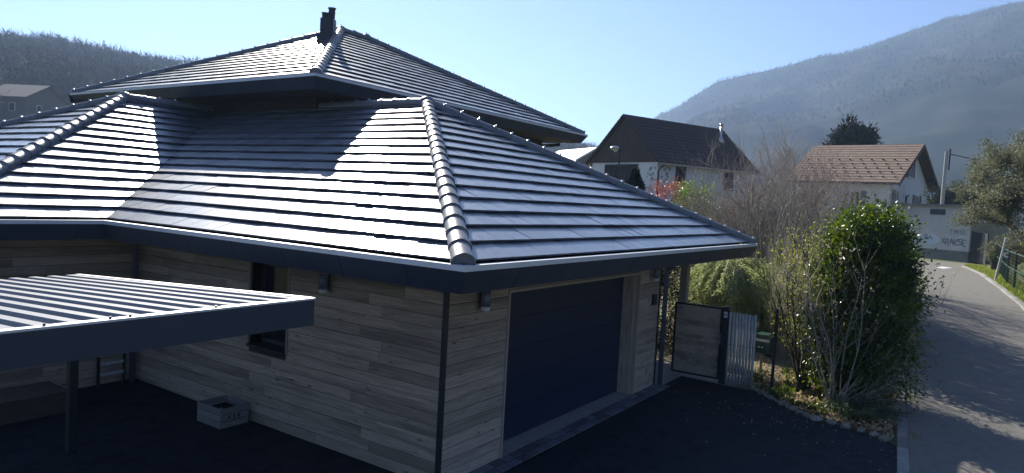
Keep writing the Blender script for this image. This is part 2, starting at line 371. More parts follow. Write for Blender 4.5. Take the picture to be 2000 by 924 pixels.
# cladding boards: each a sub-part of the wall
def planks(axis, fixed, a0, a1, z0, z1, holes, seed, minl=1.2, maxl=3.6, rows=None, hh=.148):
    """axis 'x' : boards run along x on plane y=fixed facing -y ; axis 'y' : along y on plane x=fixed facing -x"""
    r_ = random.Random(seed); z = z0; k = 0
    while z < z1-.02:
        zt = min(z+hh, z1)
        segs = [(a0, a1)]
        for (h0, h1, hz0, hz1) in holes:
            if zt > hz0+.01 and z < hz1-.01:
                ns = []
                for s0, s1 in segs:
                    if h1 <= s0 or h0 >= s1: ns.append((s0, s1)); continue
                    if h0 > s0: ns.append((s0, h0))
                    if h1 < s1: ns.append((h1, s1))
                segs = ns
        for s0, s1 in segs:
            a = s0; first = True
            while a < s1-.01:
                l = r_.uniform(minl, maxl)*(r_.uniform(.3, 1) if first else 1); first = False
                b = a+l
                if s1-b < .5: b = s1
                L = b-a-.002; th = .022+r_.uniform(-.003, .004)
                q = MB(); H = zt-z-.004
                q.add([(0,0,0),(L,0,0),(L,-th,.002),(0,-th,.002),(0,0,H),(L,0,H),(L,-th*.8,H-.003),(0,-th*.8,H-.003)],
                      [(0,3,2,1),(4,5,6,7),(0,1,5,4),(1,2,6,5),(2,3,7,6),(3,0,4,7)])
                me = q.mesh('plank', M['plank'])
                if axis == 'x': mw = Matrix.Translation((a, fixed, z))
                else: mw = Matrix.Translation((fixed, b, z)) @ Matrix.Rotation(-math.pi/2, 4, 'Z')
                link('plank', me, wall, mw)
                a = b
        z = zt; k += 1
planks('x', GY+.03, GX+.045, 7.715, .02, 2.60, [], 1, 5, 6)
planks('x', GY+.03, 12.03, 13.0, .02, 2.60, [], 2, 5, 6)
planks('x', GY+.03, 7.715, 12.03, 2.33, 2.60, [], 3, 2.5, 4.5)
planks('y', GX+.03, GY+.05, 12.2, .02, 2.60, [(8.13, 9.0, 1.17, 2.42)], 4, 1.2, 3.4)
planks('x', 12.23, WX0+1.1, GX, .02, 2.60, [], 5, 1.4, 3.2)
cp = MB(); cp.box((GX-.012, GY-.012, 0), (GX+.043, GY+.043, 2.585)); cp.build('corner_profile', M['frame'], house)
cp = MB(); cp.box((12.985, GY-.01, 0), (13.03, GY+.06, 2.585)); cp.build('corner_profile', M['frame'], house)

# garage door in its recess
gd = bpy.data.objects.new('garage_door', None); COL.objects.link(gd); gd.parent = house; gd.matrix_basis = pinv(house) @ Matrix.Translation((9.87, 5.53, 0))
for k in range(5):
    q = MB(); z0 = .05+k*.446; q.box((7.78, 5.53, z0), (11.96, 5.57, z0+.441)); q.build('door_panel', M['door'], gd)
q = MB(); q.box((7.78, 5.552, .04), (11.96, 5.60, 2.28)); q.build('door_core', M['door'], gd)
tr = MB()
tr.box((7.716, GY-.012, 0), (7.745, GY+.08, 2.29)); tr.box((12.003, GY-.012, 0), (12.028, GY+.08, 2.29)); tr.box((7.716, GY-.012, 2.290), (12.028, GY+.08, 2.326))
tr.build('door_trim', M['trim'], house)
rv = MB(); rv.box((7.725, GY+.081, 0), (7.78, 5.60, 2.30)); rv.build('door_reveal', M['plank'], house)
for zz in range(1):
    q = MB(); L_ = 2.26
    for i in range(1):
        q.box((0, 0, 0), (L_, .36, .06))
    me = q.mesh('door_reveal', M['plank'])
    # board standing upright: local x -> up
    link('door_reveal', me, house, Matrix.Translation((11.965, GY+.081, 0.01)) @ Matrix(((0,0,1,0),(0,1,0,0),(1,0,0,0),(0,0,0,1))))
q = MB(); q.box((7.78, GY+.081, 2.262), (11.96, 5.60, 2.285)); q.build('door_head', M['plank'], house)
sl = MB(); sl.box((7.745, 5.24, -.05), (11.99, 5.60, .035)); sl.build('door_sill', M['concrete'], house)

# side window
wn = bpy.data.objects.new('window', None); COL.objects.link(wn); wn.parent = house; wn.matrix_basis = pinv(house) @ Matrix.Translation((GX+.2, 8.56, 1.17))
q = MB(); X = GX
for a, b in (((X+.19, 8.15, 1.19), (X+.25, 8.21, 2.40)), ((X+.19, 8.92, 1.19), (X+.25, 8.98, 2.40)), ((X+.19, 8.21, 1.19), (X+.25, 8.92, 1.25)), ((X+.19, 8.21, 2.34), (X+.25, 8.92, 2.40))): q.box(a, b)
q.build('frame', M['frame'], wn)
q = MB(); q.box((X+.21, 8.21, 1.25), (X+.23, 8.92, 2.34)); q.build('pane', M['glass'], wn)
q = MB(); q.box((X-.01, 8.10, 1.15), (X+.19, 8.13, 2.44)); q.box((X-.01, 9.0, 1.15), (X+.25, 9.03, 2.44)); q.box((X-.01, 8.13, 2.405), (X+.25, 9.0, 2.435))
q.build('reveal', M['woodpost'], wn)
q = MB(); q.box((X-.04, 8.13, 1.14), (X+.19, 9.0, 1.175)); q.build('sill', M['frame'], wn)
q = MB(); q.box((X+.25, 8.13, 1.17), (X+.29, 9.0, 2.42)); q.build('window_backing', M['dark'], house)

# wall lamps (up-and-down cylinders on a plate)
def wall_lamp(x, y, z, face):
    ax = Vector((0, -1, 0)) if face == 'y' else Vector((-1, 0, 0)); sx = Vector((1, 0, 0)) if face == 'y' else Vector((0, 1, 0))
    L = bpy.data.objects.new('wall_lamp', None); COL.objects.link(L); L.parent = house; L.matrix_basis = pinv(house) @ Matrix.Translation((x, y, z))
    p = Vector((x, y, z))
    q = MB(); q.obox(p+ax*.012, ax, sx, (0,0,1), .012, .055, .13); q.build('back_plate', M['steel'], L)
    c = p+ax*.095
    q = MB(); q.tube([c+Vector((0,0,-.06)), c+Vector((0,0,.13))], .062, 16); q.tube([c+Vector((0,0,-.062)), c+Vector((0,0,-.07))], .066, 16); q.build('shade', M['downpipe'], L, True)
    q = MB(); q.tube([c+Vector((0,0,-.071)), c+Vector((0,0,-.125))], [.06, .056], 16); q.build('lens', M['lens'], L, True)
wall_lamp(7.06, GY-.0, 2.25, 'y'); wall_lamp(12.52, GY-.0, 2.27, 'y'); wall_lamp(GX-.0, 7.28, 2.27, 'x')
q = MB(); q.box((12.63, GY-.045, 1.66), (12.79, GY, 1.86)); q.box((12.645, GY-.052, 1.68), (12.775, GY-.046, 1.84)); q.build('intercom_box', M['frame'], house)
q = MB(); q.box((12.54, GY-.03, .33), (12.62, GY, .43)); q.build('wall_socket', M['trim'], house)

# downpipes
q = MB(); q.tube([(13.10, 5.14, .0), (13.10, 5.14, 2.30), (13.10, 4.9, 2.5), (13.10, 4.55, 2.60)], .048, 12); q.build('downpipe', M['downpipe'], house, True)
q = MB(); q.tube([(6.28, 12.05, .0), (6.28, 12.05, 2.35), (6.1, 11.7, 2.6)], .045, 12); q.build('downpipe', M['downpipe'], house, True)
# passage post and beam beside the gate
q = MB(); q.box((14.86, 5.36, 0), (15.02, 5.52, 2.42)); q.build('post', M['woodpost'], house)
q = MB(); q.box((13.03, 5.37, 2.36), (15.40, 5.50, 2.55)); q.box((14.87, 5.5, 2.37), (15.0, 10.4, 2.54)); q.build('beam', M['frame'], house)

# eaves: pale drip strip, sloped fascia panels, soffit
def offset_path(pts, d):
    """2-D open path walked with the building on its left... offset to the building side"""
    out = []; n = len(pts)
    for i, p in enumerate(pts):
        ns = []
        if i > 0:
            e = (Vector(pts[i])-Vector(pts[i-1])).normalized(); ns.append(Vector((-e.y, e.x)))
        if i < n-1:
            e = (Vector(pts[i+1])-Vector(pts[i])).normalized(); ns.append(Vector((-e.y, e.x)))
        if len(ns) == 1: out.append(Vector(p)+ns[0]*d)
        else:
            b = (ns[0]+ns[1]); out.append(Vector(p)+b*(d/(1+ns[0].dot(ns[1]))))
    return out
def eave(path, z, zf, ins, wallin, joints, stripw=.075):
    P = [Vector(p) for p in path]; Q = offset_path(P, stripw); A = offset_path(P, ins); Wl = offset_path(P, wallin)
    O = offset_path(P, .006); O2 = offset_path(P, ins+.02); B2 = offset_path(P, .03)
    q = MB()
    for i in range(len(P)-1):
        q.prism([(*P[i], z+.022), (*P[i+1], z+.022), (*Q[i+1], z+.024), (*Q[i], z+.024)], (0, 0, -.058))
    q.build('eave_strip', M['gutter'], house)
    sf = MB()
    for i in range(len(P)-1):
        sf.prism([(*O2[i], zf+.012), (*O2[i+1], zf+.012), (*Wl[i+1], zf+.012), (*Wl[i], zf+.012)], (0, 0, .02))
    sf.build('soffit', M['soffit'], house)
    fb = MB()
    for i in range(len(P)-1):
        fb.prism([(*B2[i], z-.045), (*B2[i+1], z-.045), (*O2[i+1], zf+.005), (*O2[i], zf+.005)], (0, 0, .0+.0001))
    fa = fb.build('fascia', M['dark'], house)
    for i in range(len(P)-1):
        e = P[i+1]-P[i]; L = e.length
        js = [0]+[j for j in joints[i] if .05 < j < L-.05]+[L]
        for a, b in zip(js[:-1], js[1:]):
            ta, tb = a/L, b/L; gap = .004/L
            def at(Wp, t): return Wp[i].lerp(Wp[i+1], t)
            # inner end mitres: interpolate between true offset corners only at path ends
            def pt(Wp, t, s):
                if t <= 0: return Wp[i]
                if t >= 1: return Wp[i+1]
                return P[i].lerp(P[i+1], t) + (Vector((-e.y, e.x)).normalized()*s)
            g0 = gap if a > 0 else 0; g1 = gap if b < L else 0
            o0, o1 = pt(O, ta+g0, .006), pt(O, tb-g1, .006); i0, i1 = pt(A, ta+g0, ins), pt(A, tb-g1, ins)
            c0, c1 = pt(O2, ta+g0, ins+.02), pt(O2, tb-g1, ins+.02); d0, d1 = pt(B2, ta+g0, .03), pt(B2, tb-g1, .03)
            q = MB(); q.add([(*o0, z-.037), (*o1, z-.037), (*i1, zf), (*i0, zf), (*d0, z-.038), (*d1, z-.038), (*c1, zf+.004), (*c0, zf+.004)],
                            [(0,3,2,1),(4,5,6,7),(0,1,5,4),(1,2,6,5),(2,3,7,6),(3,0,4,7)])
            q.build('fascia_panel', M['fascia'], fa)
fr = [x-OX for x in (6.28, 7.30, 8.26, 9.25, 10.28, 11.29, 12.32, 13.35, 14.4)]
reg = [1.0*k for k in range(1, 14)]
# path walked so that the building lies on the left side
eave([(WX0, YI+2*HALF), (WX0, YI), (OX, YI), (OX, OY), (XE, OY), (XE, YI+5)], ZE, ZF, INS, 1.10, [reg, reg, [1.0*k+.2 for k in range(12)], fr, reg])
eave([(UX, UYE), (UX, UY), (UXE, UY), (UXE, UYE), (UX, UYE)], UZ, UZ-.265, .15, 1.12, [[k*1.0 for k in range(1, 12)], [k*1.0 for k in range(1, 13)], reg[:11], reg[:12]])
# decks
D1 = -.055
dk = MB()
ax_, ay_ = OX+HALF, OY+HALF; wy_ = YI+HALF; wxa = WX0+HALF
c = D1
dk.add([(OX+.03,OY+.03,ZE+c+.02),(XE-.03,OY+.03,ZE+c+.02),(ax_,ay_,ZR+c)], [(0,1,2)])
dk.add([(OX+.03,YI+.03,ZE+c+.02),(OX+.03,OY+.03,ZE+c+.02),(ax_,ay_,ZR+c),(ax_,wy_,ZR+c)], [(0,1,2,3)])
dk.add([(XE-.03,OY+.03,ZE+c+.02),(XE-.03,wy_,ZE+c+.02),(ax_,wy_,ZR+c),(ax_,ay_,ZR+c)], [(0,1,2,3)])
dk.add([(WX0+.03,YI+.03,ZE+c+.02),(OX+.03,YI+.03,ZE+c+.02),(ax_,wy_,ZR+c),(wxa,wy_,ZR+c)], [(0,1,2,3)])
dk.add([(WX0+.03,YI+2*HALF,ZE+c+.02),(WX0+.03,YI+.03,ZE+c+.02),(wxa,wy_,ZR+c)], [(0,1,2)])
dk.add([(WX0+.03,YI+2*HALF,ZE+c+.02),(wxa,wy_,ZR+c),(ax_+1.4,wy_,ZR+c),(ax_+1.4,YI+2*HALF,ZE+c+.02)], [(0,1,2,3)])
roof = dk.build('roof', M['deck'], house)
du = MB(); ax2, ax3, ay2 = UX+UH, UXE-UH, UY+UH
du.add([(UX+.03,UY+.03,UZ+c+.02),(UXE-.03,UY+.03,UZ+c+.02),(UXE-.03,UYE-.03,UZ+c+.02),(UX+.03,UYE-.03,UZ+c+.02),(ax2,ay2,UZR+c),(ax3,ay2,UZR+c)],
       [(0,1,5,4),(1,2,5),(2,3,4,5),(3,0,4)])
uroof = du.build('upper_roof', M['deck'], house)

EXP, TW, TH, LIFT = .360, .335, .024, .044
TL = EXP+.075
tmats = {}
def clip_poly(poly, fn):
    out = []; n = len(poly)
    for i in range(n):
        a, b = poly[i], poly[(i+1) % n]; fa, fb = fn(a), fn(b)
        if fa >= 0: out.append(a)
        if (fa >= 0) != (fb >= 0):
            t = fa/(fa-fb); out.append((a[0]+(b[0]-a[0])*t, a[1]+(b[1]-a[1])*t))
    return out
def tile_shape(poly, q, th=TH):
    """poly in (u, t) local to the tile's lower edge t=0"""
    n = len(poly)
    bot = [(u, t, LIFT*(1-t/TL)) for u, t in poly]; top = [(u, t, LIFT*(1-t/TL)+th) for u, t in poly]
    q.add(bot+top, [tuple(range(n))[::-1], tuple(range(n, 2*n))]+[(i, (i+1) % n, n+(i+1) % n, n+i) for i in range(n)])
full_q = MB(); tile_shape([(0.002, 0), (TW-.002, 0), (TW-.002, TL), (0.002, TL)], full_q)
full_me = full_q.mesh('tile', M['tile'])
ALL = []
tr_ = random.Random(3)
def tile_face(origin, u, hdir, uL, uR, run, parent, ind=True):
    origin = Vector(origin); u = Vector(u); s = Vector(hdir)*CO+Vector((0, 0, SI)); n = u.cross(s)
    tmax = run/CO; t0 = .125; k = 0
    while t0 < tmax-.06:
        off = (k % 2)*TW/2
        lo = min(uL(t0*CO), uL((t0+TL)*CO)); hi = max(uR(t0*CO), uR((t0+TL)*CO))
        i0 = math.floor((lo-off)/TW)-1; i1 = math.ceil((hi-off)/TW)+1
        for i in range(i0, i1+1):
            a = off+i*TW; rect = [(a+.002, t0), (a+TW-.002, t0), (a+TW-.002, min(t0+TL, tmax)), (a+.002, min(t0+TL, tmax))]
            p = clip_poly(rect, lambda q: q[0]-uL(q[1]*CO)); p = clip_poly(p, lambda q: uR(q[1]*CO)-q[0]) if len(p) > 2 else p
            if len(p) < 3: continue
            ar = abs(sum(p[j][0]*p[(j+1) % len(p)][1]-p[(j+1) % len(p)][0]*p[j][1] for j in range(len(p))))/2
            if ar < .004: continue
            isfull = ar > (TW-.004)*TL*.999
            jit = Matrix.Rotation(tr_.gauss(0, .006), 4, 'Y') @ Matrix.Rotation(tr_.gauss(0, .006), 4, 'X') @ Matrix.Rotation(tr_.gauss(0, .002), 4, 'Z')
            base = origin+u*a+s*t0+n*D1
            fr_ = Matrix((u, s, n)).transposed().to_4x4(); mw = Matrix.Translation(base) @ fr_ @ jit
            cpt = base+u*TW/2+s*EXP/2
            d = cpt-Vector((0, 0, CAMZ)); score = ar*max(0.02, -(d.normalized()).dot(n))/d.length_squared if ind else 0
            if abs(math.degrees(math.atan2(d.y, d.x))-34.1) > 38: score = 0
            ALL.append([score, isfull, [(x-a, y-t0) for x, y in p], mw, parent])
        t0 += EXP; k += 1
GL = YI-OY; GW = XE-OX
tile_face((OX, YI, ZE), (0,-1,0), (1,0,0), lambda r: -r, lambda r: GL-r, HALF, roof)
tile_face((OX, OY, ZE), (1,0,0), (0,1,0), lambda r: r, lambda r: GW-r, HALF, roof)
tile_face((WX0, YI, ZE), (1,0,0), (0,1,0), lambda r: r, lambda r: OX-WX0+r, HALF, roof)
tile_face((WX0, YI+2*HALF, ZE), (0,-1,0), (1,0,0), lambda r: r, lambda r: 2*HALF-r, HALF, roof)
tile_face((XE, OY, ZE), (0,1,0), (-1,0,0), lambda r: r, lambda r: 9.7, HALF, roof, False)
UW_ = UXE-UX; UD = UYE-UY
tile_face((UX, UY, UZ), (1,0,0), (0,1,0), lambda r: r, lambda r: UW_-r, UH, uroof)
tile_face((UX, UYE, UZ), (0,-1,0), (1,0,0), lambda r: r, lambda r: UD-r, UH, uroof)
tile_face((UXE, UY, UZ), (0,1,0), (-1,0,0), lambda r: r, lambda r: UD-r, UH, uroof, False)
ALL.sort(key=lambda q: -q[0])
rest = {roof: MB(), uroof: MB()}
for k, (score, isfull, poly, mw, parent) in enumerate(ALL):
    if k < 300:
        if isfull: me = full_me
        else:
            q = MB(); tile_shape(poly, q); me = q.mesh('tile', M['tile'])
        link('tile', me, parent, mw)
    else:
        q = MB(); tile_shape(poly, q)
        R_ = rest[roof]; R_.add([mw @ Vector(v) for v in q.v], q.f)
M['tile_rest'] = M['tile']
def rest_mat():
    # same clay, tone varied per tile island
    mt = M['tile'].copy(); t = mt.node_tree; N = t.nodes; L = t.links
    ge = N.new('ShaderNodeNewGeometry')
    for n_ in list(N):
        if n_.type == 'OBJECT_INFO':
            for l in list(n_.outputs['Random'].links):
                dst = l.to_socket; L.remove(l); L.new(ge.outputs['Random Per Island'], dst)
    return mt
rest[roof].build('roof_tiles', rest_mat(), house, kind='stuff')

# ridge and hip tiles
def ridge_mesh(with_glint):
    q = MB(); L = .415; n = 12
    def ring(x, r, dz):
        return [(x, -math.cos(a)*r*1.02, math.sin(a)*r*.86*(1+.06*math.sin(a)**6)+dz) for a in [math.pi*(-.10+1.20*k/n) for k in range(n+1)]]
    r0, r1 = .126, .114; m_ = n+1
    xs_ = ((0, r0, .006), (.045, r0, .006), (.052, r0-.007, .003), (L, r1, -.004))
    v = []
    for x, r_, dz in xs_: v += ring(x, r_, dz)
    q.add(v, [(j*m_+k, j*m_+k+1, (j+1)*m_+k+1, (j+1)*m_+k) for j in range(3) for k in range(n)])
    nsm = len(q.f)
    q.add(ring(0, r0, .006)+ring(0, r0-.018, .006), [(k+1, k, m_+k, m_+k+1) for k in range(n)])
    q.add(ring(0, r0-.018, .006)+ring(L, r1-.016, -.006), [(k+1, k, m_+k, m_+k+1) for k in range(n)])
    if with_glint:  # added shiny bead standing in for the sun glint on the collar
        q.cur = 1; zt = r0*.86*1.06+.006
        q.obox((.014, 0, zt+.006), (1,0,0), (0,1,0), (0,0,1), .014, .016, .005); q.sphere((.012, 0, zt+.014), .013, 8, 5); q.cur = 0
    me = q.mesh('ridge_tile', [M['ridge'], M['clip']])
    co = {}
    sm = [True]*nsm+[False]*(len(q.f)-nsm); me.polygons.foreach_set('use_smooth', sm)
    # keep the collar crisp: mark its edge rings sharp
    for e in me.edges:
        a, b = e.vertices
        if a < 4*m_ and b < 4*m_ and abs(v[a][0]-v[b][0]) < 1e-6 and v[a][0] in (.045, .052): e.use_edge_sharp = True
    return me
rme = ridge_mesh(True); rme0 = ridge_mesh(False)
def ridge_line(A, B, parent, endcap=True, glints=True):
    A = Vector(A); B = Vector(B); d = B-A; L = d.length; d.normalize(); n = max(1, round(L/.365)); st = L/n
    y = Vector((0,0,1)).cross(d).normalized(); z = d.cross(y)
    for k in range(n):
        mw = Matrix.Translation(A+d*(k*st)+z*(-.012)) @ Matrix((d, y, z)).transposed().to_4x4() @ Matrix.Rotation(tr_.gauss(0, .008), 4, 'Z')
        link('ridge_tile', rme if glints else rme0, parent, mw)
    if endcap:
        q = MB(); pts = [A+d*.012+y*(-math.cos(a)*.120)+z*(math.sin(a)*.095) for a in [math.pi*(-.05+1.1*i/10) for i in range(11)]]
        q.prism(pts, d*.02); q.build('ridge_end', M['ridge'], parent)
up_ = .0
ridge_line((OX+.10, OY+.10, ZE+.04), (ax_, ay_, ZR), roof, True, False); ridge_line((XE-.10, OY+.10, ZE+.04), (ax_, ay_, ZR), roof)
ridge_line((ax_, 13.2, ZR), (ax_, ay_+.1, ZR), roof, False)
ridge_line((WX0+.10, YI+.10, ZE+.04), (wxa, wy_, ZR), roof, True, False); ridge_line((WX0+.10, YI+2*HALF-.1, ZE+.04), (wxa, wy_, ZR), roof)
ridge_line((ax_, wy_, ZR), (wxa+.1, wy_, ZR), roof, False)
ridge_line((UX+.10, UY+.10, UZ+.04), (ax2, ay2, UZR), uroof, True, False); ridge_line((UXE-.10, UY+.10, UZ+.04), (ax3, ay2, UZR), uroof)
ridge_line((UX+.10, UYE-.10, UZ+.04), (ax2, ay2, UZR), uroof); ridge_line((UXE-.10, UYE-.10, UZ+.04), (ax3, ay2, UZR), uroof)
ridge_line((ax2+.1, ay2, UZR), (ax3-.1, ay2, UZR), uroof, False)
for (x, y, z, pr) in ((ax_, ay_, ZR, roof), (wxa, wy_, ZR, roof), (ax2, ay2, UZR, uroof), (ax3, ay2, UZR, uroof)):
    q = MB(); q.sphere((x, y, z-.01), .17, 14, 8, (1, 1, .78)); q.tube([(x, y, z+.11), (x, y, z+.16)], [.03, .012], 8)
    for a in range(3):
        aa = R(52.9+180+40*a-40); q.sphere((x+.07*math.cos(aa+1.57), y+.07*math.sin(aa+1.57), z+.115), .012, 6, 4)
    q.build('apex_cap', M['ridge'], pr, True)
# valley
q = MB(); va, vb = Vector((OX+.02, YI+.02, ZE-.02)), Vector((ax_, wy_, ZR-.02)); dd = Vector((1, -1, 0)).normalized()*.07
q.add([va-dd+Vector((0,0,.012)), va+Vector((0,0,-.01)), va+dd+Vector((0,0,.012)), vb-dd+Vector((0,0,.012)), vb+Vector((0,0,-.01)), vb+dd+Vector((0,0,.012))], [(0,1,4,3),(1,2,5,4)])
q.build('valley_gutter', M['frame'], roof)
# chimney with two flues
ch = bpy.data.objects.new('chimney', None); COL.objects.link(ch); ch.parent = house; ch.matrix_basis = pinv(house) @ Matrix.Translation((13.16, 15.44, 7.65))
vv = Vector((math.sin(YAW), -math.cos(YAW), 0)); vw = Vector((math.cos(YAW), math.sin(YAW), 0)); cc = Vector((13.16, 15.44, 0))
q = MB(); q.obox(cc+Vector((0,0,7.80)), vv, vw, (0,0,1), .18, .15, .42); q.build('casing', M['frame'], ch)
q = MB(); a = cc-vv*.09; q.tube([a+Vector((0,0,8.0)), a+Vector((0,0,8.36))], .088, 14); q.tube([a+Vector((0,0,8.36)), a+Vector((0,0,8.385))], .105, 14); q.build('flue', M['frame'], ch)
q = MB(); a = cc+vv*.09; q.tube([a+Vector((0,0,8.0)), a+Vector((0,0,8.50))], .088, 14); q.tube([a+Vector((0,0,8.50)), a+Vector((0,0,8.525))], .115, 14); q.tube([a+Vector((0,0,8.39)), a+Vector((0,0,8.41))], .10, 14); q.build('flue', M['frame'], ch)
q = MB(); q.obox(cc+Vector((-.02,0,7.62)), vv, vw, (0,0,1), .23, .20, .14); q.build('flashing', M['frame'], ch)
# small bracket beam under the far upper eave
q = MB(); q.beam((19.70, 12.42, 5.36), (20.25, 12.0, 5.45), .09, .10); q.build('eave_bracket', M['frame'], house)

# ------------------------------------------------------------------ carport
cpo = thing('carport', 'carport with ribbed metal roof and deep blue-grey edge, beside the garage side wall', 'carport', (4.27, 5.04, 0))
CZ, CX1, CY0, CY1, CDZ = 2.5, 4.27, 5.04, 9.55, -.26
def cz(y): return CZ+CDZ*(y-CY0)/(CY1-CY0)
X0 = -4.5
q = MB(); pit, rh = .207, .030
xs = []
x = CX1-.08
pts = []
while x > X0:
    pts += [(x, rh), (x-.085, rh), (x-.105, 0), (x-.187, 0)]; x -= pit
n = len(pts)
va = [(px, CY0+.055, cz(CY0)+pz+.006) for px, pz in pts]+[(px, CY1, cz(CY1)+pz+.006) for px, pz in pts]
vb_ = [(a, b, c_-.004) for a, b, c_ in va]
fs = [(i, i+1, n+i+1, n+i) for i in range(n-1)]
q.add(va, fs); q.add(vb_, [f[::-1] for f in fs]); q.build('roof_sheet', M['sheet'], cpo)
q = MB(); q.box((X0, CY0-.0, CZ-.215), (CX1, CY0+.04, CZ+.022)); q.build('front_fascia', M['carport'], cpo)
q = MB(); q.add([(CX1-.04, CY0+.041, CZ-.20), (CX1, CY0+.041, CZ-.20), (CX1, CY1, cz(CY1)-.20), (CX1-.04, CY1, cz(CY1)-.20),
                 (CX1-.04, CY0+.041, CZ+.02), (CX1, CY0+.041, CZ+.02), (CX1, CY1, cz(CY1)+.02), (CX1-.04, CY1, cz(CY1)+.02)],
                [(0,3,2,1),(4,5,6,7),(0,1,5,4),(1,2,6,5),(2,3,7,6),(3,0,4,7)]); q.build('side_fascia', M['carport'], cpo)
q = MB(); q.box((X0, CY0-.006, CZ+.0225), (CX1+.006, CY0+.07, CZ+.040))
q.add([(CX1-.06, CY0+.071, CZ+.034), (CX1+.006, CY0+.071, CZ+.034), (CX1+.006, CY1, cz(CY1)+.034), (CX1-.06, CY1, cz(CY1)+.034),
       (CX1-.06, CY0+.071, CZ+.040), (CX1+.006, CY0+.071, CZ+.040), (CX1+.006, CY1, cz(CY1)+.040), (CX1-.06, CY1, cz(CY1)+.040)],
      [(0,3,2,1),(4,5,6,7),(0,1,5,4),(1,2,6,5),(2,3,7,6),(3,0,4,7)]); q.build('edge_trim', M['gutter'], cpo)
for x in (3.30, 2.62, 2.48, 2.06):
    q = MB(); q.tube([(x, CY0+.035, CZ+.038), (x, CY0+.035, CZ+.056)], .010, 8); q.build('screw', M['frame'], cpo)
for x, y in ((4.12, 9.40), (-1.0, 9.35), (-1.0, 5.3)):
    q = MB(); q.box((x, y, 0), (x+.10, y+.10, cz(y)-.05)); q.build('post', M['frame'], cpo)
for y in (6.4, 7.8, 9.2):
    q = MB(); q.box((X0, y, cz(y)-.16), (CX1-.05, y+.06, cz(y)-.01)); q.build('purlin', M['frame'], cpo)

# ------------------------------------------------------------------ ground surfaces
def sheet(name, poly, z, material, thick=.02):
    q = MB(); q.prism([(x, y, z-thick) for x, y in poly], (0, 0, thick)); return tag(q.build(name, material), kind='structure')
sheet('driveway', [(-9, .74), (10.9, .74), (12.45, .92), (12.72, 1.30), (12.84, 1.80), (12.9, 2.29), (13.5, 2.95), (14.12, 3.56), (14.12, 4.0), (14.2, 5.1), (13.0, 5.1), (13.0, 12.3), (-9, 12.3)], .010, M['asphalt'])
sheet('garden_path', [(13.04, 5.102), (14.2, 5.102), (14.13, 4.0), (15.3, 3.9), (15.5, 6.6), (13.04, 6.6)], .012, M['concrete'])
# road with its own curve and rise
def road_edge_left(x): return float(np.interp(x, [-12, 10.5, 16.3, 20, 25.3, 33, 38, 41.4, 45, 48], [.58, .60, 1.1, 1.35, 1.51, 2.0, 2.6, 4.5, 9, 16]))
xs = list(np.arange(-12, 47.9, .7)); rows = []
V = []; NY = 12
for x in xs:
    yl = road_edge_left(x); yr = float(np.interp(x, [-12]+YRX, [-3.4]+YRY))
    for k in range(NY+1):
        y = yr+(yl-yr)*k/NY; V.append((x, y, T(x, y)*1.0 + .012 + .0 if y > yr-.01 else 0))
V = np.array(V); n = NY+1; i, j = np.meshgrid(np.arange(len(xs)-1), np.arange(NY), indexing='ij'); a = (i*n+j).ravel()
rd = link('road', np_mesh('road', V, np.stack([a, a+n, a+n+1, a+1], -1), M['road'])); rd['kind'] = 'structure'
q = MB()
mk = [(41.9, 1.75), (41.3, 1.25), (39.9, 1.62), (40.6, 1.95)]
q.prism([(x, y, T(x, y)+.017) for x, y in mk], (0, 0, .003)); mko = q.build('road_marking', M['white']); tag(mko, kind='structure')
# kerb stones beside the driveway
kb = bpy.data.objects.new('kerb', None); COL.objects.link(kb); tag(kb, kind='structure')
def kerb_run(parent, pts, wd, ht, step, gap=.008):
    pts = [Vector(p) for p in pts]
    for p, nx in zip(pts[:-1], pts[1:]):
        L = (nx-p).length; n = max(1, round(L/step)); d = (nx-p)/n
        for k in range(n):
            a = p+d*k; b = p+d*(k+1); e = (b-a).normalized(); b = b-e*gap; s = Vector((-e.y, e.x))*wd/2
            za, zb = T(a.x, a.y), T(b.x, b.y); q = MB(); ch_ = .012
            vs = []
            for P_, z_ in ((a, za), (b, zb)):
                vs += [(*(P_-s), z_-.1), (*(P_+s), z_-.1), (*(P_+s), z_+ht-ch_), (*(P_+s*.85), z_+ht), (*(P_-s*.85), z_+ht), (*(P_-s), z_+ht-ch_)]
            q.add(vs, [(0,1,2,3,4,5)[::-1], (6,7,8,9,10,11)]+[(i_, (i_+1) % 6, 6+(i_+1) % 6, 6+i_) for i_ in range(6)])
            q.build('kerb_stone', M['kerb'], parent)
kerb_run(kb, [(6.9, .62), (11.1, .70), (13.5, .93), (16.4, 1.22), (19.4, 1.42)], .16, .045, 1.0)
kb2 = bpy.data.objects.new('road_kerb', None); COL.objects.link(kb2); tag(kb2, kind='structure')
kerb_run(kb2, [(x, y-.10) for x, y in zip(YRX[1:8], YRY[1:8])], .18, .07, 1.4)
# setts in front of the garage door
pv = sheet('paving', [(6.45, 4.88), (13.12, 4.93), (13.12, 5.20), (6.45, 5.20)], .016, M['deck'])
sr = random.Random(5)
for row in range(2):
    x = 6.46+row*.05
    while x < 13.08:
        L = sr.uniform(.17, .26); y0 = 4.885+row*.165+x*.004
        q = MB(); h_ = .030+sr.uniform(-.002, .003)
        q.add([(x, y0, 0), (x+L-.012, y0, 0), (x+L-.012, y0+.15, 0), (x, y0+.15, 0), (x+.008, y0+.008, h_), (x+L-.02, y0+.008, h_), (x+L-.02, y0+.142, h_), (x+.008, y0+.142, h_)],
              [(0,3,2,1),(4,5,6,7),(0,1,5,4),(1,2,6,5),(2,3,7,6),(3,0,4,7)])
        q.build('sett', M['sett'], pv); x += L
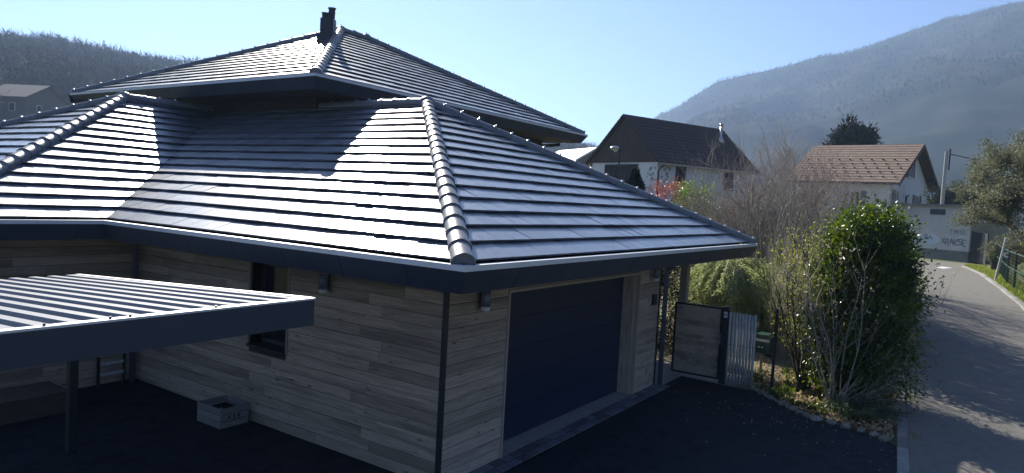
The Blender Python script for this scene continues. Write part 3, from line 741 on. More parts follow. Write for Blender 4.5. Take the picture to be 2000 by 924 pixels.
# garden bed
bed = [(12.46, .98), (12.74, 1.32), (12.86, 1.80), (12.92, 2.27), (13.52, 2.93), (14.14, 3.54), (14.6, 3.9), (24, 5), (24, 1.6), (19.4, 1.52), (16.4, 1.32), (13.5, 1.03)]
def inside(p, poly):
    x, y = p; c_ = False; j = len(poly)-1
    for i in range(len(poly)):
        xi, yi = poly[i]; xj, yj = poly[j]
        if (yi > y) != (yj > y) and x < (xj-xi)*(y-yi)/(yj-yi)+xi: c_ = not c_
        j = i
    return c_
gx = np.arange(12.4, 24.1, .3); V = []; Fq = []
idx = {}
for i, x in enumerate(gx):
    for j, y in enumerate(np.arange(.9, 5.1, .3)):
        idx[i, j] = len(V); V.append((x, y, T(x, y)+.03+.05*float(fbm(np.array(x*2.), np.array(y*2.), 3, 2))))
for (i, j), k in idx.items():
    if (i+1, j+1) in idx and all(inside((V[q_][0], V[q_][1]), bed) for q_ in (idx[i, j], idx[i+1, j], idx[i+1, j+1], idx[i, j+1])): Fq.append((k, idx[i+1, j], idx[i+1, j+1], idx[i, j+1]))
gb = MB(); gb.add(V, Fq)
gb.prism([(x, y, .012) for x, y in bed[:6]]+[(15.5, 3.2, .012), (14.5, 1.15, .012)], (0, 0, .02))
tag(gb.build('garden_bed', M['soil']), kind='structure')
st = thing('stone_edging', 'rough stones edging the shrub bed beside the driveway', 'stones', (13, 2, 0))
epts = [Vector(p) for p in bed[:7]]
acc = []
for a, b in zip(epts[:-1], epts[1:]):
    L = (b-a).length; n_ = max(1, int(L/.17))
    for k in range(n_): acc.append(a.lerp(b, (k+.5)/n_))
for p in acc:
    r_ = sr.uniform(.05, .085); q = MB(); q.sphere((0, 0, 0), r_, 8, 5, (sr.uniform(1, 1.5), sr.uniform(.8, 1.1), sr.uniform(.6, .9)))
    q.v = [(x+sr.gauss(0, .006), y+sr.gauss(0, .006), z+sr.gauss(0, .005)) for x, y, z in q.v]
    me = q.mesh('stone', M['stone']); link('stone', me, st, Matrix.Translation((p.x+.05, p.y+.03, .035)) @ Matrix.Rotation(sr.uniform(0, 3), 4, 'Z'))

# ------------------------------------------------------------------ vegetation builders
class Tubes:
    """fast collector of many thin tapered limbs"""
    def __init__(s): s.V = []; s.F = []; s.n = 0
    def add(s, pts, r, sides=3):
        P = np.asarray(pts, float); N = len(P); r = np.asarray(r, float)
        d = np.gradient(P, axis=0); d /= np.linalg.norm(d, axis=1, keepdims=True)+1e-9
        q = np.where(np.abs(d[:, 2:3]) < .9, np.array([[0, 0, 1.]]), np.array([[1., 0, 0]]))
        e1 = np.cross(d, q); e1 /= np.linalg.norm(e1, axis=1, keepdims=True)+1e-9; e2 = np.cross(d, e1)
        a = np.arange(sides)*2*np.pi/sides
        V = P[:, None]+(e1[:, None]*np.cos(a)[None, :, None]+e2[:, None]*np.sin(a)[None, :, None])*r[:, None, None]
        i, k = np.meshgrid(np.arange(N-1), np.arange(sides), indexing='ij'); k2 = (k+1) % sides
        s.F.append(np.stack([i*sides+k, i*sides+k2, (i+1)*sides+k2, (i+1)*sides+k], -1).reshape(-1, 4)+s.n)
        s.V.append(V.reshape(-1, 3)); s.n += N*sides
    def build(s, name, material, parent=None, smooth=True):
        o = link(name, np_mesh(name, np.concatenate(s.V), np.concatenate(s.F), material, smooth))
        if parent is not None: o.parent = parent; o.matrix_basis = pinv(parent)
        return o
def leaf_mesh(P, D, size, seed, width=.42, fold=.25, jitter=.5, droop=0.0):
    """P (n,3) positions, D (n,3) main directions ; folded two-triangle leaves"""
    r = np.random.RandomState(seed); n = len(P)
    D = D/(np.linalg.norm(D, axis=1, keepdims=True)+1e-9)+r.normal(0, jitter, (n, 3)); D[:, 2] -= droop
    D /= np.linalg.norm(D, axis=1, keepdims=True)+1e-9
    S = np.cross(D, r.normal(0, 1, (n, 3))); S /= np.linalg.norm(S, axis=1, keepdims=True)+1e-9
    U = np.cross(S, D); sz = (size*r.uniform(.6, 1.3, n))[:, None]
    b = P; t = P+D*sz; m_ = P+D*sz*.5; l = m_+S*sz*width*.5+U*sz*fold*.3; q = m_-S*sz*width*.5+U*sz*fold*.3
    V = np.stack([b, q, t, l], 1).reshape(-1, 3); k = np.arange(n)*4
    return V, np.concatenate([np.stack([k, k+1, k+2], -1), np.stack([k, k+2, k+3], -1)])
def leaves(name, P, D, size, seed, material, parent=None, **kw):
    V, Fq = leaf_mesh(np.asarray(P, float), np.asarray(D, float), size, seed, **kw)
    o = link(name, np_mesh(name, V, Fq, material))
    if parent is not None: o.parent = parent; o.matrix_basis = pinv(parent)
    return o
def grow(tb, r, start, d, L, rad, lvl, kids, upw, wob, tips, sides=3, steps=5, ratio=.5, spread=.8, pts_out=None, tipr=.35):
    d = np.array(d, float); d /= np.linalg.norm(d); p = np.array(start, float); P = [p.copy()]; Rr = [rad]
    st = L/steps; dirs = [d.copy()]
    for k in range(steps):
        d = d+r.normal(0, wob, 3); d[2] += upw; d /= np.linalg.norm(d)
        p = p+d*st; P.append(p.copy()); dirs.append(d.copy()); Rr.append(rad*(1-(1-tipr)*(k+1)/steps))
    tb.add(P, Rr, sides if lvl > 0 else 3)
    if pts_out is not None and lvl <= 1: pts_out += list(zip(P[1:], dirs[1:]))
    if lvl == 0: tips.append((P[-1], d)); return
    n = kids[lvl]
    for i in range(n):
        t = r.uniform(.25, 1) if i < n-1 else 1.0; k = min(int(t*steps), steps-1); f = t*steps-k
        q = P[k]*(1-f)+P[k+1]*f if k < steps else P[-1]
        sd = np.cross(dirs[k], r.normal(0, 1, 3)); sd /= np.linalg.norm(sd)+1e-9
        nd = dirs[k]+sd*spread*r.uniform(.6, 1.3)
        grow(tb, r, q, nd, L*ratio*r.uniform(.7, 1.25), Rr[k]*.58, lvl-1, kids, upw, wob, tips, sides, steps, ratio, spread, pts_out, tipr)
def ellip_shell(seed, c, rad, n, nclump, lump=.22, inner=.55, clr=.22):
    """leaf positions in clumps through the outer volume of an uneven ellipsoid"""
    r = np.random.RandomState(seed); c = np.array(c); rad = np.array(rad)
    C = r.normal(0, 1, (nclump, 3)); C /= np.linalg.norm(C, axis=1, keepdims=True)
    bump = 1+lump*(fbm(C[:, 0]*2.2+9, C[:, 1]*2.2+C[:, 2]*3+9, 3, seed)-.5)*2
    C = C*(r.uniform(inner, 1, nclump)**.5*bump)[:, None]*rad+c
    ci = r.randint(0, nclump, n); P = C[ci]+r.normal(0, 1, (n, 3))*clr*(.6+.8*r.rand(nclump))[ci][:, None]
    return P, (P-c)/rad

# -- big evergreen by the road
EV = (15.05, 1.92)
ev = thing('evergreen_shrub', 'tall glossy evergreen shrub with yellow-green sunlit side, between drive and road', 'shrub', (*EV, 0))
r = np.random.RandomState(4); tb = Tubes(); tips = []
for k in range(7):
    a = r.uniform(0, 6.28); grow(tb, r, (EV[0]+.1*math.cos(a), EV[1]+.1*math.sin(a), 0), (.16*math.cos(a), .16*math.sin(a), 1), 2.9, .045, 2, [0, 5, 6], .05, .10, tips, 5, 5, .35, .6)
tb.build('trunk', M['bark'], ev)
P1, D1_ = ellip_shell(5, (EV[0], EV[1], 1.95), (.86, .90, 2.0), 50000, 1000, .2, .3, .13)
lo_ = P1[:, 2] < 1.95; f_ = 1+.42*np.clip((1.95-P1[:, 2])/1.9, 0, 1)**1.5
P1[:, 0] = np.where(lo_, EV[0]+(P1[:, 0]-EV[0])*f_, P1[:, 0]); P1[:, 1] = np.where(lo_, EV[1]+(P1[:, 1]-EV[1])*f_, P1[:, 1])
k_ = P1[:, 2] > .08; leaves('crown', P1[k_], D1_[k_], .08, 6, M['leaf'], ev, width=.45, jitter=.9, droop=.25)

rh = thing('road_hedge', 'dense green hedge along the road directly behind the tall evergreen', 'hedge', (20.3, 2.35, T(20.3, 2.35)))
P1, D1_ = ellip_shell(45, (20.3, 2.35, 1.9), (2.9, .8, 1.75), 30000, 700, .25, .35, .16)
leaves('foliage', P1, D1_, .10, 46, M['leaf'], rh, width=.5, jitter=.9, droop=.1)
tb = Tubes()
for x in (18.2, 19.2, 20.3, 21.4, 22.3): tb.add([(x, 2.35, T(x, 2.35)), (x+.1, 2.4, 2.4)], [.06, .03], 6)
tb.build('trunk', M['bark'], rh)
# -- magnolia-like shrub with pale budded stems
mg = thing('budding_shrub', 'bare shrub with pale arching stems and fat buds in front of the evergreen', 'shrub', (14.15, 2.1, 0))
r = np.random.RandomState(12); tb = Tubes(); tips = []
toR = np.array([math.sin(YAW), -math.cos(YAW), 0])
for k in range(34):
    s_ = r.uniform(-.35, 1.25); up_z = 1.0-.45*abs(s_)+r.uniform(-.2, .25)
    if k > 22: s_ = r.uniform(1.0, 1.5); up_z = r.uniform(.15, .45)
    d = toR*s_*.85+np.array([r.uniform(-.15, .2), r.uniform(-.15, .1), 0]); d[2] = max(.12, up_z)
    L = (2.5 if up_z > .6 else 1.35)*r.uniform(.8, 1.1)
    grow(tb, r, (14.15+r.uniform(-.12, .12), 2.1+r.uniform(-.12, .12), .05), d, L, .0165, 1, [0, 11], .06, .075, tips, 5, 7, .26, .75)
tb.build('stems', M['paletwig'], mg)
TP = np.array([t[0] for t in tips]); TD = np.array([t[1] for t in tips]); rr_ = np.random.RandomState(3)
PB = np.repeat(TP, 5, 0)+rr_.normal(0, .014, (len(TP)*5, 3)); DB = np.repeat(TD, 5, 0)
BU = leaves('buds', PB, DB, .042, 8, M['bud'], mg, width=.7, jitter=.7); BU['kind'] = 'stuff'

# -- multi-stemmed shrub with yellow-green young leaves
fs_ = thing('budding_thicket', 'dark many-stemmed shrub with yellow-green young leaves rising beside the black post', 'shrub', (14.75, 2.78, 0))
r = np.random.RandomState(21); tb = Tubes(); tips = []; po = []
for k in range(22):
    a = r.uniform(0, 6.28); t_ = r.uniform(.08, .42)
    grow(tb, r, (14.75+.07*math.cos(a), 2.78+.07*math.sin(a), 0), (t_*math.cos(a)+.05, t_*math.sin(a)+.03, 1), r.uniform(1.9, 2.6), .020, 2, [0, 5, 7], .05, .09, tips, 4, 6, .38, .6, po)
tb.build('stems', M['bark'], fs_)
PP = np.array([p for p, d in po]); DD = np.array([d for p, d in po]); pick = np.random.RandomState(2).rand(len(PP)) < .40
leaves('young_leaves', np.repeat(PP[pick], 2, 0)+np.random.RandomState(1).normal(0, .03, (pick.sum()*2, 3)), np.repeat(DD[pick], 2, 0), .032, 9, M['leafy'], fs_, width=.6, jitter=1.0)
# pale upright shoots behind it
us = thing('upright_shrub', 'pale straw-coloured upright shoots behind the young-leaved shrub', 'shrub', (17.4, 3.55, 0))
r = np.random.RandomState(31); tb = Tubes(); tips = []; po = []
for k in range(60):
    a = r.uniform(0, 6.28); q_ = r.uniform(0, .5)
    grow(tb, r, (17.4+q_*math.cos(a), 3.55+q_*math.sin(a), .1), (.12*math.cos(a), .12*math.sin(a), 1), r.uniform(2.1, 3.1), .009, 1, [0, 6], .06, .05, tips, 3, 6, .3, .35, po)
tb.build('shoots', M['paletwig'], us)
PP = np.array([p for p, d in po]); DD = np.array([d for p, d in po]); leaves('young_leaves', PP[::2], DD[::2], .035, 5, M['leafy'], us, width=.5, jitter=.8)

# -- weeping conifer behind the gate
wc = thing('weeping_conifer', 'sprawling weeping conifer with drooping branches behind the wooden gate', 'conifer', (19.5, 5.75, 0))
r = np.random.RandomState(41); tb = Tubes(); NP = []; ND = []
tb.add([(19.5, 5.75, 0), (19.52, 5.7, 1.0), (19.4, 5.6, 1.95)], [.09, .07, .04], 6)
for k in range(90):
    a = r.uniform(0, 6.28); z0 = r.uniform(.9, 2.15); L = r.uniform(1.0, 2.2); p = np.array([19.42, 5.67, z0]); d = np.array([math.cos(a)*1.05, math.sin(a)*1.1, r.uniform(.25, .85)])
    P = [p.copy()]
    for i in range(9):
        d = d/np.linalg.norm(d); p = p+d*L/9; d[2] -= .20; P.append(p.copy())
    tb.add(P, np.linspace(.016, .005, 10), 4)
    for i in range(2, 10):
        for s_ in range(8):
            q_ = P[i-1]+(P[i]-P[i-1])*r.rand(); sd = r.normal(0, 1, 3)*.5; sd[2] = -abs(sd[2])-.5; sd += (P[i]-P[i-1])/L*5
            sd /= np.linalg.norm(sd); l2 = r.uniform(.15, .38); tb.add([q_, q_+sd*l2*.5, q_+sd*l2-np.array([0, 0, l2*.15])], [.004, .003, .002], 3)
            for t_ in np.linspace(.05, 1, 12): NP.append(q_+sd*l2*t_); ND.append(sd+r.normal(0, .5, 3))
tb.build('branches', M['paletwig'], wc)
leaves('needles', NP, ND, .075, 11, M['juniper'], wc, width=.24, jitter=.5)
# second, darker mound of the same garden
jm = thing('juniper_mound', 'rounded olive juniper mound between weeping conifer and young-leaved shrub', 'conifer', (19.0, 4.75, 0))
P1, D1_ = ellip_shell(43, (19.0, 4.75, .95), (.9, .8, 1.25), 15000, 260, .35, .4, .13)
k_ = P1[:, 2] > .05; leaves('needles', P1[k_], D1_[k_], .055, 12, M['juniper'], jm, width=.2, jitter=.9, droop=.3)
tb = Tubes(); tb.add([(19.0, 4.75, 0), (19.0, 4.75, 1.2)], [.06, .03], 6); tb.build('trunk', M['bark'], jm)
dh = thing('dark_hedge', 'dark green clipped hedge behind the weeping conifer', 'hedge', (22.5, 6.3, 0))
r = np.random.RandomState(44); n_ = 15000; P1 = np.stack([22.3+r.uniform(-.45, .45, n_), 6.6+r.uniform(-2.9, 2.9, n_), .75+r.uniform(0, 1.05, n_)**1*1.0], -1); P1[:, 2] += (fbm(P1[:, 1]*1.3, P1[:, 0], 3, 3)-.5)*.5
leaves('foliage', P1, P1-np.array([22.3, 6.6, .6]), .09, 13, M['cypress'], dh, width=.5, jitter=1.0)
q = MB()
for y in (4.2, 5.4, 6.6, 7.8, 9.0): q.tube([(22.3, y, 0), (22.3, y, 1.2)], .04, 6)
q.build('trunk', M['bark'], dh)

vs_ = thing('variegated_shrub', 'pale-flecked shrub seen between the downpipe and the passage post', 'shrub', (16.6, 6.9, 0))
P1, D1_ = ellip_shell(47, (16.7, 7.0, 1.15), (.9, 1.1, 1.35), 12000, 260, .3, .4, .14); k_ = P1[:, 2] > .05; P1 = P1[k_]; D1_ = D1_[k_]
leaves('foliage', P1[::3], D1_[::3], .08, 48, M['bud'], vs_, width=.5, jitter=.9); leaves('dark_foliage', np.delete(P1, np.s_[::3], 0), np.delete(D1_, np.s_[::3], 0), .08, 49, M['cypress'], vs_, width=.5, jitter=.9)
tb = Tubes(); tb.add([(16.6, 6.9, 0), (16.65, 6.95, 1.5)], [.05, .02], 6); tb.build('trunk', M['bark'], vs_)
# -- low juniper at the foot
lj = thing('low_juniper', 'low spreading blue-green juniper at the corner of the shrub bed', 'shrub', (13.75, 1.62, 0))
r = np.random.RandomState(51); NP = []; ND = []; tb = Tubes()
for k in range(150):
    a = r.uniform(0, 6.28); rr0 = r.uniform(0, .35); p = np.array([13.72+rr0*math.cos(a), 1.62+rr0*math.sin(a)*.8, .06]); L = r.uniform(.3, .7)
    d = np.array([math.cos(a), math.sin(a)*.8, r.uniform(.1, .9)]); d /= np.linalg.norm(d); P = [p]
    for i in range(4): d[2] -= .08; p = p+d*L/4; P.append(p)
    tb.add(P, np.linspace(.007, .003, 5), 3)
    for i in range(1, 5):
        for s_ in range(16):
            NP.append(P[i-1]+(P[i]-P[i-1])*r.rand()+r.normal(0, .022, 3)); ND.append(d+r.normal(0, .6, 3))
tb.build('branches', M['bark'], lj); leaves('needles', NP, ND, .045, 14, M['lowjuniper'], lj, width=.25, jitter=.6)
r = np.random.RandomState(64); n_ = 260; X_ = 12.9+r.normal(0, .8, n_); Y_ = 2.2+r.normal(0, 1.0, n_)
k_ = np.array([not inside((a, b), bed) and b > .8 and a < 13.9 and b < 4.9 for a, b in zip(X_, Y_)]); P1 = np.stack([X_[k_], Y_[k_], np.full(k_.sum(), .018)], -1)
o = leaves('fallen_leaves', P1, r.normal(0, 1, P1.shape)*np.array([1, 1, .15]), .035, 65, M['litter'], width=.6, jitter=.1); tag(o, kind='stuff')
# small clumps of perennials and dead leaves in the bed
r = np.random.RandomState(61); n_ = 5200; X_ = r.uniform(12.5, 17.5, n_); Y_ = r.uniform(.95, 4.4, n_)
k_ = np.array([inside((a, b), bed) for a, b in zip(X_, Y_)]); P1 = np.stack([X_[k_], Y_[k_], .075+r.uniform(0, .06, k_.sum())], -1)
o = leaves('leaf_litter', P1, r.normal(0, 1, P1.shape)*np.array([1, 1, .35]), .075, 15, M['litter'], width=.6, jitter=.3); tag(o, kind='stuff')
n_ = 3500; X_ = r.uniform(13.0, 16.2, n_); Y_ = r.uniform(1.6, 3.9, n_); cl = fbm(X_*3, Y_*3, 3, 77)
k_ = np.array([inside((a, b), bed) for a, b in zip(X_, Y_)]) & (cl > .52); P1 = np.stack([X_[k_], Y_[k_], np.full(k_.sum(), .07)], -1)
o = leaves('ground_cover', P1, np.stack([r.normal(0, .4, k_.sum()), r.normal(0, .4, k_.sum()), np.ones(k_.sum())], -1), .13, 16, M['leaf'], width=.3, jitter=.3); tag(o, kind='stuff')

# -- bare shrubs in the gap between the houses
def bare_shrub(label, x, y, h_, spread, seed, stems, kids, material, rad=.035, up_=.04, grp=None, lvl=3, lean=(0, 0)):
    stems = int(stems*1.7); rad = rad*1.15
    z0 = T(x, y); t = thing('bare_shrub', label, 'shrub', (x, y, z0), 0, grp); r = np.random.RandomState(seed); tb = Tubes(); tips = []
    for k in range(stems):
        a = r.uniform(0, 6.28); s_ = r.uniform(.1, 1)*spread
        grow(tb, r, (x+.15*math.cos(a), y+.15*math.sin(a), z0), (s_*math.cos(a)+lean[0], s_*math.sin(a)+lean[1], 1), h_*r.uniform(.6, 1)*.82, rad, lvl, kids, up_, .15, tips, 4, 6, .46, .75, None, .45)
    tb.build('stems', material, t); return t
G_ = 'bare winter shrubs in the gardens between the houses'
bare_shrub('tall bare shrub with the longest vertical shoots, rising against the mountain', 21.9, 5.6, 5.3, .22, 71, 12, [0, 4, 5, 5], M['twig'], .03, .09, G_)
bare_shrub('dense grey-brown bare shrub beside the dark-roofed house', 23.2, 7.7, 4.3, .5, 72, 13, [0, 5, 5, 6], M['twig'], .03, .03, G_)
bare_shrub('spreading bare shrub in front of the tan-roofed house', 23.2, 4.4, 4.2, .5, 73, 13, [0, 5, 5, 6], M['twig'], .032, .04, G_)
bare_shrub('reddish bare shrub over the tan roof edge', 25.5, 4.7, 4.4, .45, 74, 11, [0, 5, 5, 5], M['redtwig'], .03, .06, G_)
bare_shrub('low tangled bare shrub above the roof corner', 23.6, 7.2, 3.2, .7, 75, 15, [0, 5, 5, 6], M['twig'], .022, .02, G_)
bare_shrub('rusty bare shrub beside the red hedge', 25.4, 7.9, 2.9, .6, 76, 13, [0, 5, 6, 6], M['redtwig'], .022, .03, G_)
bare_shrub('grey bare shrub just behind the tall evergreen', 20.6, 3.1, 3.6, .45, 77, 12, [0, 5, 5, 6], M['twig'], .026, .05, G_)
bare_shrub('thin bare shrub in front of the white wall of the tan-roofed house', 27.5, 3.9, 3.6, .5, 79, 10, [0, 5, 5, 5], M['twig'], .024, .05, G_)
bare_shrub('pale grey tangled shrub over the garden behind the weeping conifer', 22.8, 6.0, 3.3, .7, 171, 13, [0, 5, 6, 6], M['twig'], .02, .02, G_)
bare_shrub('pale bare shrub halfway between roof corner and evergreen', 20.2, 4.5, 3.0, .6, 172, 13, [0, 5, 6, 6], M['twig'], .02, .03, G_)
bare_shrub('wiry bare shrub under the white wall of the dark-roofed house', 24.6, 6.1, 3.6, .6, 173, 12, [0, 5, 6, 6], M['twig'], .022, .03, G_)
bare_shrub('brownish bare shrub below the left eave of the tan-roofed house', 27.0, 5.6, 4.6, .5, 174, 12, [0, 5, 6, 6], M['redtwig'], .026, .05, G_)
# white-blossomed spray
wb = thing('blossoming_shrub', 'slender shrub dotted with small white blossom beside the evergreen', 'shrub', (19.2, 3.6, T(19.2, 3.6)))
r = np.random.RandomState(81); tb = Tubes(); tips = []; po = []
for k in range(7): grow(tb, r, (19.2, 3.6, T(19.2, 3.6)), (r.uniform(-.15, .15), r.uniform(-.15, .15), 1), r.uniform(2.3, 3.0), .014, 1, [0, 7], .06, .05, tips, 3, 6, .3, .4, po)
tb.build('stems', M['twig'], wb); PP = np.array([p for p, d in po]); DD = np.array([d for p, d in po]); k_ = r.rand(len(PP)) < .35
leaves('blossom', PP[k_], DD[k_], .05, 17, M['white'], wb, width=.8, jitter=1)

# -- hedges
def hedge(name, label, x0, x1, y0, y1, ztop, seed, material, leafs=.07, n=9000, cat='hedge'):
    cx, cy = (x0+x1)/2, (y0+y1)/2; zb = T(cx, cy); t = thing(name, label, cat, (cx, cy, zb)); P1, D1_ = ellip_shell(seed, (cx, cy, (zb+ztop)/2), (abs(x1-x0)/2, abs(y1-y0)/2, (ztop-zb)/2), n, 200, .25, .5, .15)
    leaves('foliage', P1, D1_, leafs, seed, material, t, width=.55, jitter=.9); tb = Tubes(); tb.add([(cx, cy, zb), (cx, cy, (zb+ztop)/2)], [.06, .03], 5); tb.build('trunk', M['bark'], t)
hedge('red_hedge', 'bright red-leaved hedge in front of the stone-patched house', 27.0, 29.0, 9.9, 12.3, 4.55, 91, M['redhedge'])
hedge('lime_bush', 'bright lime-green leafy bush between the red hedges', 26.6, 28.6, 8.9, 10.7, 4.55, 92, M['limehedge'], .10)
hedge('rusty_hedge', 'rust-brown hedge running on from the lime-green bush', 27.2, 29.4, 6.4, 9.2, 4.5, 93, M['rusthedge'])

# -- conifers
def conifer(name, label, x, y, z0, h_, rad, seed, material, n=14000, size=.16, power=1.0, cat='conifer'):
    t = thing(name, label, cat, (x, y, z0)); r = np.random.RandomState(seed)
    u_ = r.rand(n)**.75; z = z0+h_*(.06+.94*u_); rm = rad*(1-u_)**power*(1+.28*np.sin(u_*31+r.rand(n)))+.02*h_*(1-u_)
    a = r.uniform(0, 6.28, n); rr_ = rm*(.35+.65*r.rand(n)**.4)*(1+.25*(fbm(np.cos(a)*2+5, np.sin(a)*2+u_*9, 3, seed)-.5)*2)
    P1 = np.stack([x+rr_*np.cos(a), y+rr_*np.sin(a), z-.12*rr_], -1); D = np.stack([np.cos(a), np.sin(a), np.full(n, .15)], -1)
    leaves('crown', P1, D, size, seed, material, t, width=.35, jitter=.45)
    tb = Tubes(); tb.add([(x, y, z0), (x, y, z0+h_*.9)], [.06*rad+.05, .01], 6); tb.build('trunk', M['bark'], t)
conifer('small_spruce', 'small dark blue spruce in front of the big window of the dark-roofed house', 24.9, 11.3, T(24.9, 11.3), 4.95-T(24.9, 11.3), 1.35, 101, M['spruce'], 16000, .13)
t_ = thing('round_conifer', 'tall dark round-topped conifer behind the tan-roofed house', 'conifer', (84, 12.9, T(84, 12.9)))
P1, D1_ = ellip_shell(102, (84, 12.9, 8.6), (2.5, 2.5, 4.9), 26000, 420, .22, .45, .34); P1[:, 2] += np.maximum(0, .5-np.hypot(P1[:, 0]-84, P1[:, 1]-12.9))*.5
leaves('crown', P1, D1_+np.array([0, 0, .6]), .55, 103, M['cypress'], t_, width=.3, jitter=.5)
tb = Tubes(); tb.add([(84, 12.9, T(84, 12.9)), (84, 12.9, 10)], [.3, .1], 6); tb.build('trunk', M['bark'], t_)

# -- trees at the right side of the street and behind
def leafy_tree(label, x, y, h_, spread, seed, material, nleaf, size, grp, kids=(0, 5, 6, 6), trunk=.2, bark='bark2', leafy=True):
    z0 = T(x, y); t = thing('bushy_tree', label, 'tree', (x, y, z0), 0, grp); r = np.random.RandomState(seed); tb = Tubes(); tips = []; po = []
    for k in range(4):
        a = r.uniform(0, 6.28); grow(tb, r, (x+.2*math.cos(a), y+.2*math.sin(a), z0), (spread*math.cos(a), spread*math.sin(a), 1), h_*.55*r.uniform(.8, 1), trunk, 3, list(kids), .03, .14, tips, 6, 5, .55, .8, po, .45)
    tb.build('trunk', M[bark], t)
    if leafy:
        PP = np.array([p for p, d in po]); DD = np.array([d for p, d in po]); i_ = r.randint(0, len(PP), nleaf)
        leaves('crown', PP[i_]+r.normal(0, .17, (nleaf, 3)), DD[i_], size, seed, material, t, width=.5, jitter=1)
GT = 'bushy trees at the far end of the street'
leafy_tree('nearest olive-grey bushy tree overhanging the fenced garden', 46.5, -2.1, 6.9, .55, 111, M['olive'], 42000, .13, GT)
leafy_tree('taller olive-grey tree with bare twisted top branches', 46, -3.6, 8.0, .5, 112, M['olive'], 36000, .13, GT)
leafy_tree('olive-grey tree between pole and fenced garden', 60, 1.7, 6.6, .55, 113, M['olive'], 50000, .13, GT)
leafy_tree('farther olive-grey tree behind the flat-roofed block', 82, 4.0, 6.2, .6, 114, M['olive'], 20000, .2, GT)
leafy_tree('bare tree behind the tan-roofed house beside the round conifer', 83, 17.5, 10.5, .4, 115, M['olive'], 0, .2, None, bark='twig', leafy=False)
# ------------------------------------------------------------------ gate, palings, mailbox, posts
gt = thing('garden_gate', 'black-framed gate of grey-brown horizontal boards beside the garage', 'gate', (14.3, 4.85, 0))
q = MB()
q.box((14.28, 4.34, .06), (14.32, 4.38, 1.56)); q.box((14.28, 5.33, .06), (14.32, 5.37, 1.56)); q.box((14.28, 4.381, 1.52), (14.32, 5.329, 1.56)); q.box((14.28, 4.381, .06), (14.32, 5.329, .10))
q.build('frame', M['frame'], gt)
for k in range(10):
    z0 = .103+k*.1415; q = MB(); q.box((14.288, 4.385, z0), (14.306, 5.325, z0+.137)); me_o = q.build('plank', M['plank'], gt)
q = MB(); q.box((14.265, 4.345, .80), (14.279, 4.375, 1.02)); q.tube([(14.25, 4.36, .92), (14.25, 4.47, .92)], .010, 8); q.build('handle', M['steel'], gt)
gp = thing('gate_post', 'black steel gate post with a small white keypad', 'post', (14.24, 4.25, 0))
q = MB(); q.box((14.18, 4.19, 0), (14.30, 4.31, 1.60)); q.build('post', M['frame'], gp)
q = MB(); q.box((14.166, 4.215, 1.38), (14.179, 4.285, 1.50)); q.build('keypad', M['white'], gp)
q = MB(); q.box((14.162, 4.225, 1.43), (14.1655, 4.275, 1.45)); q.build('keypad_display', M['frame'], gp)
pf = thing('paling_fence', 'short run of weathered pale vertical palings beside the gate post', 'fence', (14.22, 3.9, 0))
pr_ = random.Random(9)
for k in range(9):
    y = 4.155-k*.0625; q = MB(); x = 14.2+pr_.uniform(-.006, .006); tp = 1.50+pr_.uniform(-.015, .02)
    q.tube([(x, y, .02), (x+pr_.uniform(-.004, .004), y, .8), (x, y+pr_.uniform(-.004, .004), tp)], .026, 7); q.build('slat', M['pale'], pf, True)
for z in (.22, .85): 
    q = MB(); q.tube([(14.170, 4.19, z), (14.170, 3.62, z)], .004, 5); q.build('binding_wire', M['frame'], pf)
q = MB(); q.box((14.232, 3.62, .3), (14.262, 4.185, .35)); q.box((14.232, 3.62, 1.25), (14.262, 4.185, 1.30)); q.build('rail', M['woodpost'], pf)
mb = thing('mailbox', 'dark green mailbox with a pale name strip on a thin post', 'mailbox', (15.3, 3.74, 0))
q = MB(); q.prism([(15.10, 3.56, .60), (15.10, 3.92, .60), (15.10, 3.92, .93), (15.10, 3.86, .99), (15.10, 3.62, .99), (15.10, 3.56, .93)], (.36, 0, 0)); q.build('box', M['mailgreen'], mb)
q = MB(); q.box((15.085, 3.58, .845), (15.0995, 3.90, .90)); q.build('flap', M['white'], mb)
q = MB(); q.box((15.07, 3.55, .93), (15.50, 3.93, .945)); q.build('lid', M['mailgreen'], mb)
for y in (3.79, 3.72):
    q = MB(); q.box((15.09, y-.025, .71), (15.0995, y+.012, .735)); q.build('badge', M['white'], mb)
for z in (.66, .72):
    q = MB(); q.box((15.092, 3.862, z), (15.0995, 3.892, z+.03)); q.build('badge', M['white'], mb)
q = MB(); q.tube([(15.28, 3.76, 0), (15.28, 3.76, .6)], .028, 8); q.build('post', M['woodpost'], mb)
bp = thing('fence_post', 'slim black steel post standing alone in front of the mailbox', 'post', (14.28, 3.28, 0))
q = MB(); q.box((14.255, 3.25, 0), (14.305, 3.30, 1.66)); q.build('post', M['frame'], bp)
q = MB(); q.box((14.250, 3.245, 1.66), (14.310, 3.305, 1.675)); q.build('cap', M['frame'], bp)

